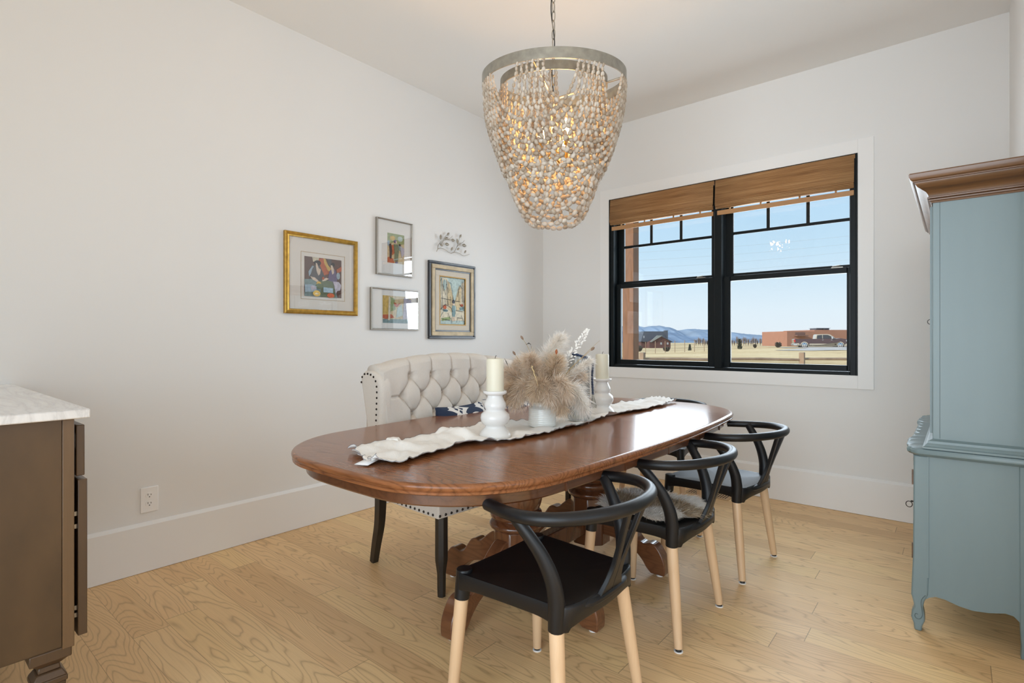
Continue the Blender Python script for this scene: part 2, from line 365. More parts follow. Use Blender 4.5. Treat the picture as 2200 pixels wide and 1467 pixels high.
def smoothpts(P, n):
    P = np.asarray(P, float); K = len(P); out = []
    t = np.linspace(0, K-1, n)
    for x in t:
        i = min(int(x), K-2); f = x-i
        p0, p1, p2, p3 = P[max(i-1, 0)], P[i], P[i+1], P[min(i+2, K-1)]
        out.append(.5*((2*p1)+(-p0+p2)*f+(2*p0-5*p1+4*p2-p3)*f*f+(-p0+3*p1-3*p2+p3)*f**3))
    return np.array(out)

# ================================================================ the room
H = 3.059; XW = 3.357; YB = -6.0; XE = 6.2
struct(MB().box(-.15, XE+.15, YB-.15, .15, -.12, 0).build('floor', M['floor'], smooth=False))
struct(MB().box(-.15, XE+.15, YB-.15, .15, H, H+.12).build('ceiling', M['ceil'], smooth=False))
struct(MB().box(-.15, 0, YB-.15, .15, 0, H).build('wall_left', M['wall'], smooth=False))
WX0, WX1, WZ0, WZ1 = .739, 2.6145, .922, 2.4076
w = MB(); w.box(0, WX0, 0, .15, 0, H); w.box(WX1, XE+.15, 0, .15, 0, H); w.box(WX0, WX1, 0, .15, 0, WZ0); w.box(WX0, WX1, 0, .15, WZ1, H)
struct(w.build('wall_back', M['wall'], smooth=False))
struct(MB().box(XW, XW+.14, -2.55, 0, 0, H).build('wall_right', M['wall'], smooth=False))
w = MB(); w.box(0, 1.7, YB-.15, YB, 0, H); w.box(5.3, XE, YB-.15, YB, 0, H); w.box(1.7, 5.3, YB-.15, YB, 0, .05); w.box(1.7, 5.3, YB-.15, YB, 2.75, H)  # unseen rear wall, its opening invented to hold the added fill lamp
struct(w.build('wall_rear', M['wall'], smooth=False))
w = MB(); w.box(XE, XE+.15, -2.8, .0, 0, H); w.box(XE, XE+.15, YB, -5.4, 0, H); w.box(XE, XE+.15, -5.4, -2.8, 0, .3); w.box(XE, XE+.15, -5.4, -2.8, 2.75, H)  # unseen end wall, its opening invented for the side fill lamp
struct(w.build('wall_far_right', M['wall'], smooth=False))
def bboard(name, p0, p1, nrm):
    p0, p1, nrm = [np.array(q, float) for q in (p0, p1, nrm)]
    prof = [(0, .002), (.016, .002), (.016, .2315), (.0155, .2315), (.004, .2315+.014), (0, .2315+.016)]
    d = p1-p0; m_ = MB(); m_.prism([(a, b) for a, b in prof], p0, nrm, (0, 0, 1), d); return struct(m_.build(name, M['trim'], smooth=False))
bboard('baseboard_left', (0, YB, 0), (0, 0, 0), (1, 0, 0))
bboard('baseboard_back', (.016, 0, 0), (XW, 0, 0), (0, -1, 0))
bboard('baseboard_right', (XW, -2.55, 0), (XW, -.016, 0), (-1, 0, 0))
# window casing, flat boards standing a little proud of the wall
m_ = MB(); cw = .09
m_.box(WX0-cw, WX0, -.012, -.0005, WZ0-cw, WZ1+cw); m_.box(WX1, WX1+cw, -.012, -.0005, WZ0-cw, WZ1+cw)
m_.box(WX0, WX1, -.012, -.0005, WZ0-cw, WZ0); m_.box(WX0, WX1, -.012, -.0005, WZ1, WZ1+cw)
struct(m_.build('trim_1', M['trim'], smooth=False, bevel=.0015))

# ---- window
win = sempty('window_1', (1.68, .05, WZ0))
XM = 1.6955
m_ = MB()
m_.box(WX0, WX0+.045, -.008, .135, WZ0, WZ1); m_.box(WX1-.045, WX1, -.008, .135, WZ0, WZ1)
m_.box(WX0+.045, WX1-.045, -.008, .135, WZ0, WZ0+.022); m_.box(WX0+.045, WX1-.045, -.008, .135, WZ1-.03, WZ1)
m_.box(WX0, WX0+.012, -.016, -.008, WZ0, WZ1); m_.box(WX1-.012, WX1, -.016, -.008, WZ0, WZ1)
m_.build('window_frame', M['frame'], win, bevel=.003)
m_ = MB(); m_.box(XM-.028, XM+.028, -.008, .135, WZ0+.022, WZ1-.03); m_.build('mullion', M['frame'], win, bevel=.003)
def sash(x0, x1, z0, z1, y0, y1, gx0, gx1, gz0, gz1, muntins, lock=False):
    m_ = MB(); m_.box(x0, gx0, y0, y1, z0, z1); m_.box(gx1, x1, y0, y1, z0, z1); m_.box(gx0, gx1, y0, y1, z0, gz0); m_.box(gx0, gx1, y0, y1, gz1, z1)
    s_ = m_.build('sash', M['frame'], win, bevel=.004, seg=2)
    g_ = MB().box(gx0-.004, gx1+.004, (y0+y1)/2, (y0+y1)/2+.004, gz0-.004, gz1+.004).build('glass_pane', M['pane'], s_, smooth=False)
    if muntins:
        m_ = MB(); zz = muntins[0]; m_.box(gx0, gx1, (y0+y1)/2-.008, (y0+y1)/2-.0005, zz-.011, zz+.011)
        for x in muntins[1:]: m_.box(x-.0115, x+.0115, (y0+y1)/2-.008, (y0+y1)/2-.0005, zz+.011, gz1)
        m_.build('muntin', M['frame'], s_, smooth=False)
    m_ = MB(); m_.box(gx0-.0, gx0+.003, y0+.003, y0+.012, gz0, gz1); m_.box(gx1-.003, gx1, y0+.003, y0+.012, gz0, gz1)
    m_.build('glazing_bead', M['frame'], s_, smooth=False)
    if lock:
        m_ = MB(); lx = gx1-.06; m_.box(lx-.035, lx+.035, y0, y0+.02, z1, z1+.007); m_.tube([(lx-.03, y0+.008, z1+.012), (lx+.02, y0-.004, z1+.016)], .004, 8)
        m_.build('sash_lock', M['hinge'], s_)
sash(.786, 1.666, WZ0+.024, 1.655, .032, .068, .829, 1.605, .987, 1.617, None, True)
sash(1.725, 2.568, WZ0+.024, 1.655, .032, .068, 1.774, 2.549, .987, 1.617, None, True)
sash(.786, 1.666, 1.64, WZ1-.032, .074, .108, .841, 1.620, 1.678, 2.33, (1.984, 1.099, 1.363))
sash(1.725, 2.568, 1.64, WZ1-.032, .074, .108, 1.783, 2.560, 1.678, 2.33, (1.989, 2.036, 2.302))

# ---- bamboo roman shades
def shade(x0, x1, label):
    T = thing('bamboo_shade', label, 'window shade', ((x0+x1)/2, 0, 2.39), 0, 'bamboo shades on the dining window')
    MB().box(x0, x1, -.012, .018, 2.375, 2.402).build('head_rail', M['bamboo_slat'], T, bevel=.002)
    n = 120; zs = np.linspace(2.398, 2.212, n); rows = []
    for i, z in enumerate(zs):
        q = (2.398-z)/.186; y = -.018-.014*q+.0016*math.sin(i*2.1)
        rows.append([(x, y, z) for x in (x0+.004, (x0+x1)/2, x1-.004)])
    m_ = MB(); m_.grid(rows); m_.build('valance_panel', M['bamboo'], T, solid=.003, smooth=True, angle=60)
    # gathered folds beneath
    for k in range(4):
        z0 = 2.219-.0095*k; m_ = MB(); pr = []
        for a in np.linspace(0, PI, 9): pr.append((-.030+.006*k*.8-.010*math.sin(a), z0-.013*(a/PI)))
        m_.grid([[(x, y, z) for x in (x0+.006, x1-.006)] for y, z in pr]+[[(x, -.002, pr[-1][1]) for x in (x0+.006, x1-.006)]]); m_.build('fold', M['bamboo'], T, solid=.002)
    MB().box(x0+.016, x1-.006, -.018, -.008, 2.128, 2.163).build('bottom_rail', M['bamboo_slat'], T, bevel=.003)
    for f in (.12, .36, .64, .88):
        x = x0+(x1-x0)*f; MB().box(x-.006, x+.006, -.015, -.011, 2.161, 2.182).build('hanging_tape', M['bamboo'], T, smooth=False)
shade(.752, 1.668, 'left bamboo roman shade of the pair, folded up at the top of the window')
shade(1.676, 2.600, 'right bamboo roman shade of the pair, folded up at the top of the window')
# ---- floor register
T = thing('floor_vent', 'wooden floor vent with dark slots set in oak floor under the window', 'vent', (1.69, -.20, 0))
MB().box(1.525, 1.855, -.265, -.125, .0, .004).build('vent_plate', wood('vent_oak', (.60, .42, .24), (.45, .28, .14), 'x', .45, 0, 1, 20, .5), T, bevel=.001)
for k in range(16):
    x = 1.555+k*.018; MB().box(x-.0032, x+.0032, -.24, -.15, .0035, .0048).build('slot', M['slot'], T, smooth=False)
# ---- outlet
T = thing('wall_outlet', 'white duplex power outlet plate low on the left wall', 'outlet', (0, -3.328, .357))
m_ = MB(); m_.box(0, .006, -3.366, -3.288, .294, .420); m_.build('cover_plate', M['outlet'], T, bevel=.003)
for zc in (.378, .336):
    m_ = MB(); m_.prism([(.0165*math.cos(a)*1.0, .0145*math.sin(a)) for a in np.linspace(0, 2*PI, 25)[:-1]], (.006, -3.328, zc), (0, 1, 0), (0, 0, 1), (.0018, 0, 0))
    s_ = m_.build('receptacle', M['outlet'], T)
    m_ = MB(); 
    for dy, hh in ((-.0065, .0045), (.0065, .0035)): m_.box(.0078, .0086, -3.328+dy-.001, -3.328+dy+.001, zc+.001, zc+.001+hh*2)
    m_.tube([(.0078, -3.328, zc-.0065), (.0086, -3.328, zc-.0065)], .0024, 10); m_.build('slot', M['slot'], s_, smooth=False)

# ================================================================ dining table
TX, TY, TL, TWd = 1.612, -2.072, 1.190, .548
def outline(hl, hw, r, n=14):
    P = []
    for cx_, cy_, a0 in ((hw-r, hl-r, 0), (-(hw-r), hl-r, 90), (-(hw-r), -(hl-r), 180), (hw-r, -(hl-r), 270)):
        for i in range(n+1):
            a = R(a0+90*i/n); P.append((cx_+r*math.cos(a), cy_+r*math.sin(a)))
    Q = []
    for i, (a, b) in enumerate(zip(P, P[1:]+P[:1])):
        Q.append(a)
        if i % (n+1) == n: Q += [(a[0]+(b[0]-a[0])*k/12, a[1]+(b[1]-a[1])*k/12) for k in range(1, 12)]
    P = Q; out = []
    for x, y in P:   # slight bow of sides and ends
        out.append((x+math.copysign(.078, x)*(1-(y/hl)**2), y+math.copysign(.032, y)*(1-(x/hw)**2)))
    return out
T = thing('dining_table', 'long reddish brown oak dining table with rounded corners and two turned pedestals', 'table', (TX, TY, 0), .014)
m_ = MB(); lv = []
for ins, z in ((.30, .758), (.10, .758), (.0135, .758), (.0125, .758), (.008, .7574), (.003, .7548), (0, .749), (.001, .742), (.004, .737), (.006, .7355), (.003, .733), (.003, .727), (.012, .7225), (.03, .721), (.3, .7208)):
    lv.append([(TX+x, TY+y, z) for x, y in outline(TL-ins, TWd-ins, max(.36-ins, .10))])
m_.grid(lv, wrap=True); n0 = len(lv[0]); base = 0
m_.f.append(list(range(n0))[::-1]); m_.mi.append(0); m_.f.append([(len(lv)-1)*n0+j for j in range(n0)]); m_.mi.append(0)
m_.build('tabletop', M['oak_top'], T, angle=50)
m_ = MB(); lv = []
for ins, z in ((.045, .7215), (.045, .684), (.048, .679), (.065, .679), (.065, .7215)):
    lv.append([(TX+x, TY+y, z) for x, y in outline(TL-ins, TWd-ins, .33)])
m_.grid(lv, wrap=True)
m_.build('apron', M['oak_apron'], T, angle=30)
for yj in SEAMS:
    for sx in (1, -1):
        m_ = MB(); xx = TX+sx*(TWd-.045+.078*(1-(yj/TL)**2)); m_.box(xx-.004, xx+.002, TY+yj-.004, TY+yj+.004, .6795, .721); m_.build('apron_joint', M['oak_dark'], T, smooth=False)
# scrolled foot profile (radial u, z)
topc = [(.06, .295), (.11, .292), (.155, .262), (.185, .235), (.205, .228), (.225, .232), (.25, .222), (.275, .190), (.30, .158), (.325, .150), (.35, .158), (.378, .155), (.40, .135), (.418, .105), (.43, .07), (.432, .035), (.428, .012)]
botc = [(.36, .012), (.335, .035), (.31, .07), (.26, .112), (.20, .135), (.12, .142), (.06, .142)]
prof_f = [tuple(p) for p in smoothpts(topc, 44)]+[tuple(p) for p in smoothpts(botc, 18)]
def pedestal(yc, dirs):
    m_ = MB()
    pr = [(.055, .70), (.115, .70), (.118, .67), (.112, .655), (.090, .645), (.084, .625), (.096, .585), (.110, .54), (.117, .49), (.115, .45), (.104, .418), (.098, .412), (.112, .404), (.116, .392), (.112, .380), (.100, .374), (.108, .366), (.119, .352), (.116, .338), (.100, .330), (.09, .326)]
    m_.lathe(smoothpts(pr, 70), (TX, yc, 0), 40)
    ped = m_.build('pedestal_column', M['oak_dark'], T)
    m_ = MB(); pts = [(.098*math.cos(R(22.5+45*k))/math.cos(R(22.5)), .098*math.sin(R(22.5+45*k))/math.cos(R(22.5))) for k in range(8)]
    m_.prism(pts, (TX, yc, .085), (1, 0, 0), (0, 1, 0), (0, 0, .245)); m_.build('pedestal_block', M['oak_dark'], ped, bevel=.006)
    m_ = MB(); m_.box(TX-.36, TX+.36, yc-.05, yc+.05, .70, .7208); m_.build('top_cleat', M['oak_dark'], ped, bevel=.003)
    for d in dirs:
        d = np.array((math.cos(R(d)), math.sin(R(d)), 0)); nn = np.array((-d[1], d[0], 0))*.062
        m_ = MB(); m_.prism(prof_f, np.array((TX, yc, 0))-nn/2, d, (0, 0, 1), nn); f_ = m_.build('scrolled_foot', M['oak_foot'], ped, bevel=.005)
        c = np.array((TX, yc, 0))+d*.395; m_ = MB(); m_.tube([c, c+np.array((0, 0, .014))], .017, 14); m_.build('glide', M['white_felt'], f_)
pedestal(-2.38, (0, 180, 270)); pedestal(-1.74, (0, 180, 90))
m_ = MB(); m_.box(TX-.03, TX+.03, -2.30, -1.82, .145, .235); m_.build('stretcher', M['oak_dark'], T, bevel=.006)

# ================================================================ table runner
Lp = [(1.449, -3.122), (1.452, -3.039), (1.49, -2.956), (1.465, -2.85), (1.47, -2.73), (1.455, -2.6), (1.45, -2.495), (1.455, -2.40), (1.52, -2.278), (1.555, -2.15), (1.56, -2.006), (1.53, -1.65), (1.53, -1.293), (1.555, -.90)]
Rp = [(1.715, -3.21), (1.765, -3.14), (1.75, -3.045), (1.725, -2.907), (1.71, -2.787), (1.75, -2.70), (1.785, -2.611), (1.80, -2.428), (1.805, -2.30), (1.80, -2.22), (1.765, -1.898), (1.74, -1.70), (1.77, -1.369), (1.74, -.90)]
NR, NC = 420, 46
Ls, Rs = smoothpts(Lp, NR), smoothpts(Rp, NR); G = np.zeros((NR, NC, 3))
for i in range(NR):
    for j in range(NC):
        f = j/(NC-1); x, y = Ls[i]*(1-f)+Rs[i]*f
        ed = min(f, 1-f)*2
        e0 = min(i, NR-1-i)/NR
        y += .012*math.sin(f*34)*max(0, 1-e0*40) if i < NR/2 else 0
        x += (.016*noise.noise((y*9, f*2, 1.))+.010*noise.noise((y*28, f*2, 5.)))*(1-ed*.6)
        hh = .0045+.026*abs(noise.noise((x*9, y*6, 3.)))**1.1+.007*abs(noise.noise((x*20+y*8, y*15, 7.)))+.0012*abs(noise.noise((x*70, y*50, 2.)))
        hh += .020*math.exp(-((y+2.98)/.035)**2)*math.exp(-((f-.30)/.25)**2)+.026*math.exp(-((y+2.70)/.03)**2-((f-.35)/.5)**2)+.012*math.exp(-((y+2.62)/.05)**2)*(1-f)
        rough_e = math.exp(-((1-ed)/.10)**2 if ed < 1 else 0)
        ruf = .009*max(0, 1-ed*6)*(.5+.9*noise.noise((y*22, f*3, 9.))+.35*noise.noise((y*60, f*3, 2.)))
        near_obj = min(1, min([max(0, math.hypot(x-a, y-b)-c)/.03 for a, b, c in ((1.67, -2.583, .066), (1.655, -2.24, .066), (1.69, -1.985, .06), (1.65, -1.69, .066))]))
        if e0 < .02: ruf += .012*(.5+.5*math.sin(f*40))*(1-e0/.02)
        G[i, j] = (x, y, .7592+(hh+ruf)*near_obj+.0012)
R1 = thing('table_runner', 'crumpled white gauze runner laid along the middle of the dining table', 'table runner', (1.63, -2.05, .76))
m_ = MB(); m_.grid(G); m_.build('runner_cloth', M['runner'], R1, angle=0, solid=.0016)
edge = np.concatenate([G[:, 0], G[-1, 1:], G[::-1, -1][1:], G[0, ::-1][1:]]); m_ = MB(); m_.tube(edge+np.array((0, 0, .0010)), .0008, 5, closed=True); m_.build('edge_stitching', M['thread'], R1)
m_ = MB(); c = G[3, 34]; m_.grid([[tuple(c+np.array((a*.022+b*.012, -b*.045+a*.01, .002-b*.006))) for a in (-1, 0, 1)] for b in (-.2, .3, 1)]); m_.build('care_label', M['white_felt'], R1, solid=.001)
m_ = MB(); c = np.array((1.50, -2.965, .776)); q = np.linspace(0, 2*PI, 13)[:-1]
m_.lathe([(.004, .018), (.020, .016), (.028, .004), (.024, -.008), (.008, -.014)], tuple(c), 18, flute=.18, nf=5); m_.build('cloth_knot', M['runner'], R1)

# ================================================================ candlesticks and candles
cs_prof = [(.004, 0), (.063, 0), (.066, .006), (.064, .014), (.056, .026), (.046, .036), (.041, .042), (.041, .048), (.050, .054), (.058, .066), (.0605, .080), (.057, .094), (.046, .104), (.041, .109), (.0395, .113), (.043, .119), (.0455, .128), (.044, .138), (.037, .152), (.032, .164), (.031, .170), (.036, .173), (.046, .177), (.049, .182), (.0485, .188), (.046, .1895), (.042, .186), (.004, .1855)]
def candlestick(x, y, l1, l2, z=.763, wick=False):
    a = thing('candlestick', l1, 'candle holder', (x, y, z), 0, 'white ceramic candlesticks on the table')
    m_ = MB(); m_.lathe([(r, z+h) for r, h in cs_prof], (x, y, 0), 48); m_.build('turned_body', M['ceramic'], a, angle=60)
    b = thing('pillar_candle', l2, 'candle', (x, y, z+.1865), 0, 'ivory pillar candles')
    z1 = z+.187; m_ = MB(); m_.lathe([(.004, z1), (.0355, z1), (.036, z1+.003), (.036, z1+.128), (.034, z1+.133), (.024, z1+.1345), (.004, z1+.132)], (x, y, 0), 40); m_.build('wax', M['wax'], b, angle=50)
    m_ = MB(); m_.tube([(x, y, z1+.13), (x+.001, y, z1+.14), (x+.005, y+.001, z1+.147)], .0012, 6); m_.build('wick', M['wick'], b)
candlestick(1.672, -2.583, 'white turned ceramic candlestick nearest the front of the table runner', 'ivory pillar candle nearest the tufted bench end, in front of its back')
candlestick(1.652, -1.690, 'white turned ceramic candlestick behind the fluted glass vase', 'ivory pillar candle behind the glass vase beside the window')

# ================================================================ crock with dried grasses
VX, VY = 1.655, -2.238
T = thing('crock_vase', 'short white ribbed ceramic crock holding the pampas grass', 'vase', (VX, VY, .763))
pr = [(.004, 0), (.058, 0), (.0625, .003)]
for k in range(9): z = .006+k*.0085; pr += [(.0625, z), (.0640, z+.004), (.0625, z+.008)]
pr += [(.060, .086), (.050, .093), (.047, .100), (.050, .108), (.0525, .112), (.050, .114), (.044, .110), (.044, .03), (.004, .02)]
m_ = MB(); m_.lathe(pr, (VX, VY, .763), 48); m_.build('ribbed_body', M['crock'], T, angle=45)
FIB = [fibre('pampas_fibre_a', (.66, .52, .38), (.93, .86, .77), .4), fibre('pampas_fibre_b', (.82, .77, .70), (.96, .94, .91), .45), fibre('pampas_fibre_c', (.58, .44, .30), (.86, .75, .61), .38)]
T = thing('dried_flower_arrangement', 'dried arrangement of fluffy beige pampas plumes in the white crock', 'dried flowers', (VX, VY, .86))
M['stem'] = mat('straw_stem', (.42, .31, .15), .8); M['darkstem'] = mat('dark_stem', (.05, .045, .04), .8)
VD = 2.470
def plume(pts, width, nf, mi, lo=.25, flen=.045, zs=0):
    """pts = list of (px, py, depth offset)"""
    nf = int(nf*1.35)
    P = np.array([at(px, py, VD+d) for px, py, d in pts]); S = smoothpts(P, 40)
    m_ = MB(); m_.tube(S, np.linspace(.0022, .0006, 40), 5, mi=0)
    t = rng.random(nf)**.85*(1-lo)+lo; idx = t*39; i0 = np.minimum(idx.astype(int), 38); fr = (idx-i0)[:, None]
    base = S[i0]*(1-fr)+S[i0+1]*fr; tan = S[np.minimum(i0+2, 39)]-S[np.maximum(i0-1, 0)]; tan /= np.linalg.norm(tan, axis=1)[:, None]
    rd = rng.normal(size=(nf, 3)); rd -= (rd*tan).sum(1)[:, None]*tan; rd /= np.linalg.norm(rd, axis=1)[:, None]
    env = np.sin(np.clip((t-lo)/(1-lo)*.93+.07, 0, 1)*PI)**.55
    L = flen*(.4+.9*rng.random(nf)); W_ = width*env*(.15+.85*rng.random(nf)**.6)
    start = base+rd*(W_*.25)[:, None]
    K = 5; u = np.linspace(0, 1, K)
    dirv = tan*.8+rd*(.1+.75*rng.random(nf))[:, None]+rng.normal(size=(nf, 3))*.22; droop = np.array((0, 0, -1.))*(.25+.5*rng.random(nf))[:, None]
    C_ = start[:, None, :]+dirv[:, None, :]*(L[:, None, None]*u[None, :, None])+droop[:, None, :]*(L[:, None, None]*(u**2)[None, :, None])*.6
    C_ += rd[:, None, :]*(W_[:, None, None]*(np.sqrt(u))[None, :, None])*.75
    C_[:, 1:] += np.cumsum(rng.normal(size=(nf, K-1, 3))*.0016, 1)
    side = np.cross(dirv, rng.normal(size=(nf, 3))); side /= np.linalg.norm(side, axis=1)[:, None]+1e-9
    wv = side[:, None, :]*(np.array([.0004, .0006, .00055, .0004, .0001])[None, :, None]*(.7+.8*rng.random(nf))[:, None, None])
    m_.ribbons(C_, wv, mi=1)
    return m_.build('pampas_plume', [M['stem'], FIB[mi]], T, smooth=False)
plume([(1163, 880, 0), (1165, 820, .01), (1180, 765, .02), (1206, 724, .04)], .040, 3600, 1, .22, .034)
plume([(1160, 880, 0), (1150, 830, .02), (1132, 795, .04), (1112, 780, .06)], .042, 3000, 0, .2, .036)
plume([(1158, 880, 0), (1138, 840, 0), (1110, 812, 0), (1090, 800, 0)], .036, 2600, 0, .2, .036)
plume([(1155, 880, -.02), (1130, 838, -.05), (1100, 834, -.08), (1086, 850, -.10)], .036, 2800, 2, .2, .036)
plume([(1160, 880, -.02), (1150, 835, -.06), (1125, 830, -.11), (1106, 862, -.14)], .036, 2600, 0, .25, .036)
plume([(1165, 880, 0), (1160, 830, -.04), (1146, 790, -.06), (1138, 768, -.08)], .042, 3000, 0, .2, .036)
plume([(1166, 880, 0), (1176, 830, -.03), (1190, 795, -.05), (1196, 770, -.05)], .042, 3000, 2, .2, .036)
plume([(1166, 880, 0), (1170, 840, -.07), (1160, 825, -.13), (1146, 846, -.16)], .038, 2600, 2, .25, .036)
plume([(1170, 880, 0), (1186, 835, -.08), (1206, 822, -.12), (1214, 850, -.15)], .034, 2800, 0, .25, .036)
plume([(1170, 880, 0), (1190, 845, -.03), (1232, 838, -.06), (1254, 876, -.10)], .036, 3000, 1, .22, .040)
plume([(1168, 880, 0), (1182, 850, -.08), (1196, 850, -.12), (1206, 878, -.15)], .030, 2200, 2, .25, .034)
plume([(1172, 880, 0), (1196, 838, 0), (1232, 800, .02), (1268, 774, .04)], .015, 1500, 1, .35, .026)
plume([(1170, 880, 0), (1195, 840, .02), (1225, 815, .04), (1250, 806, .05)], .030, 2000, 0, .25, .034)
plume([(1165, 880, .05), (1168, 820, .09), (1176, 790, .11), (1198, 778, .13)], .042, 2800, 1, .2, .036)
plume([(1160, 880, .03), (1140, 850, .06), (1105, 842, .08), (1084, 822, .1)], .034, 2200, 1, .2, .036)
plume([(1165, 880, -.02), (1172, 850, -.08), (1178, 838, -.13), (1180, 858, -.17)], .032, 2200, 0, .2, .034)
def spike(pts, col, w, n=5, name='seed_head', r=.001):
    P = np.array([at(px, py, VD+d) for px, py, d in pts]); S = smoothpts(P, 24); m_ = MB(); m_.tube(S, r, 5, mi=0); d = S[-1]-S[-3]; d /= np.linalg.norm(d)
    m_.tube([S[-1]-d*.002, S[-1]+d*.004, S[-1]+d*.010, S[-1]+d*.016, S[-1]+d*.021], [.002, w*.8, w, w*.75, .001], 10, mi=1)
    return m_.build(name, [M['stem'], col], T)
BT = mat('brown_seed_head', (.26, .17, .115), .8, var=.25, vs=300); BO = mat('rust_seed_head', (.36, .10, .03), .6)
spike([(1160, 870, 0), (1150, 800, .02), (1136, 750, .03), (1124, 729, .03)], BT, .0055)
spike([(1158, 870, 0), (1140, 810, .02), (1116, 775, .03), (1107, 762, .03)], BT, .0055)
spike([(1165, 870, 0), (1178, 815, -.05), (1192, 780, -.07), (1195, 760, -.07)], BO, .0065)
spike([(1172, 870, 0), (1218, 800, -.02), (1255, 765, -.03), (1270, 752, -.03)], BT, .0065)
m_ = MB(); m_.tube(smoothpts([at(1172, 870, VD), at(1218, 802, VD-.02), at(1262, 756, VD-.03), at(1289, 731, VD-.03)], 30), np.linspace(.0016, .0005, 30), 6); m_.build('dried_stalk', M['stem'], T)
m_ = MB(); m_.tube(smoothpts([at(1160, 860, VD), at(1143, 790, VD+.02), at(1142, 750, VD+.03), at(1138, 738, VD+.03), at(1130, 740, VD+.03)], 30), .0006, 5); m_.tube([at(1131, 740, VD+.03), at(1136, 737, VD+.03), at(1141, 740, VD+.03)], [.0005, .003, .0005], 6, sq=.4); m_.build('thin_leaf_stem', M['darkstem'], T)
for a_, b_ in (((1090, 800), (1073, 778)), ((1092, 812), (1072, 790)), ((1096, 800), (1084, 770))):
    m_ = MB(); p0, p1 = at(*a_, VD+.02), at(*b_, VD+.03); m_.tube(smoothpts([p0, (p0+p1)/2+Vector((0, 0, .006)), p1], 12), [.0008]*6+[.0022]*3+[.001]*3, 5, sq=.5); m_.build('thin_leaf_stem', M['darkstem'], T)
# wheat ear
m_ = MB(); a0, a1 = at(1142, 785, VD-.14), at(1156, 828, VD-.16); a0, a1 = np.array(a0), np.array(a1); d = (a1-a0)
for k in range(26):
    f = k/25; c = a0+d*f; sd = np.cross(d, rng.normal(size=3)); sd /= np.linalg.norm(sd); q = sd*.0045*(1-f*.7)+d*.10; m_.tube([c, c+q*.6, c+q], [.0008, .0022*(1-f*.6), .0004], 5)
m_.build('wheat_ear', mat('wheat', (.62, .47, .25), .7), T)
# bleached ruscus spray
WL = mat('bleached_leaf', (.86, .84, .80), .6)
stem = smoothpts([at(1180, 860, VD+.03), at(1205, 800, VD+.05), at(1232, 755, VD+.07), at(1262, 709, VD+.09)], 60); m_ = MB(); m_.tube(stem, .0008, 5)
Rv, Uv = np.array(RIGHT), np.array((0, 0, 1.)); 
for k in range(22, 60, 1):
    for s_ in (-1, 1):
        if rng.random() < .12: continue
        c = stem[k]; tn = stem[min(k+1, 59)]-stem[k-1]; tn /= np.linalg.norm(tn); sd = np.cross(tn, np.array(VIEW)); d = tn*.8+sd*s_*(.5+.5*rng.random())+np.array(VIEW)*rng.normal()*.35; d /= np.linalg.norm(d)
        L = .016*(.7+.5*rng.random())*(1 if k < 54 else .8); n_ = np.cross(d, np.array(VIEW)); n_ /= np.linalg.norm(n_)
        off_ = sd*s_*(.018*math.sin(min(1, (60-k)/30)*PI*.5))*rng.random()
        c0 = c+off_
        rows = [[c0+d*L*u-n_*wd, c0+d*L*u+np.array(VIEW)*.001, c0+d*L*u+n_*wd] for u, wd in ((0, .0004), (.3, .0030), (.6, .0034), (.85, .0018), (1, .0002))]
        m_.grid(rows)
m_.build('bleached_leaf_spray', WL, T)

# ================================================================ fluted glass vase with candle and bead garland
GX, GY = 1.690, -1.985
T = thing('glass_vase', 'tall fluted smoky glass hurricane vase on the runner behind the pampas', 'vase', (GX, GY, .764))
zb = .764; m_ = MB()
m_.lathe([(.040, 0), (.048, .002), (.056, .02), (.061, .055), (.060, .060)], (GX, GY, zb), 96, flute=.012, nf=24, cap=True)
m_.build('faceted_base', M['vase'], T, angle=20)
m_ = MB(); m_.lathe([(.060, .061), (.0575, .075), (.055, .15), (.053, .24), (.052, .316), (.050, .318), (.049, .314), (.050, .24), (.054, .08), (.05, .062)], (GX, GY, zb), 96, flute=.016, nf=24, cap=False)
m_.build('fluted_cylinder', M['vase'], T, angle=20)
m_ = MB()
for k in range(14):
    a = 2*PI*k/14; b = a+2*PI/28; c2 = a+2*PI/14
    f = lambda q, z, r: (GX+r*math.cos(q), GY+r*math.sin(q), zb+z)
    m_.tube([f(a, .055, .0615), f((a+b)/2, .03, .0605), f(b, .006, .052)], .0009, 4); m_.tube([f(b, .006, .052), f((b+c2)/2, .03, .0605), f(c2, .055, .0615)], .0009, 4)
m_.build('cut_zigzag_pattern', mat('cut_glass_groove', (.33, .34, .34), .5), T)
b = thing('pillar_candle', 'cream candle standing inside the fluted glass vase', 'candle', (GX, GY, zb+.01))
m_ = MB(); m_.lathe([(.004, .01), (.030, .01), (.030, .285), (.026, .296), (.015, .300), (.004, .300)], (GX, GY, zb), 28); m_.build('wax', mat('cream_wax', (.80, .74, .58), .5), b, angle=40)
T = thing('bead_garland', 'navy wooden bead garland with grey tassel draped over the glass vase', 'bead garland', tuple(at(1272, 850, 2.68)))
gp = smoothpts([(GX-.030, GY+.02, zb+.300), (GX-.02, GY-.02, zb+.327), (GX+.01, GY-.045, zb+.326), (GX+.042, GY-.040, zb+.318), tuple(at(1272, 778, 2.64)), tuple(at(1272, 810, 2.64)), tuple(at(1274, 849, 2.64))], 400)
ln = np.concatenate([[0], np.cumsum(np.linalg.norm(np.diff(gp, axis=0), axis=1))]); q = np.arange(.004, ln[-1], .0078); cs = np.array([[np.interp(v, ln, gp[:, i]) for i in range(3)] for v in q]); ds = np.gradient(cs, axis=0)
for c, d in zip(cs, ds):
    MB().beads([c], [d], [.0072], [.0038], n=10).build('bead', M['navy'], T)
m_ = MB(); m_.tube(gp, .0008, 5); m_.build('cord', M['cord'], T)
c0 = cs[-1]; N = 260; th = rng.random(N)*2*PI; rr = np.sqrt(rng.random(N))
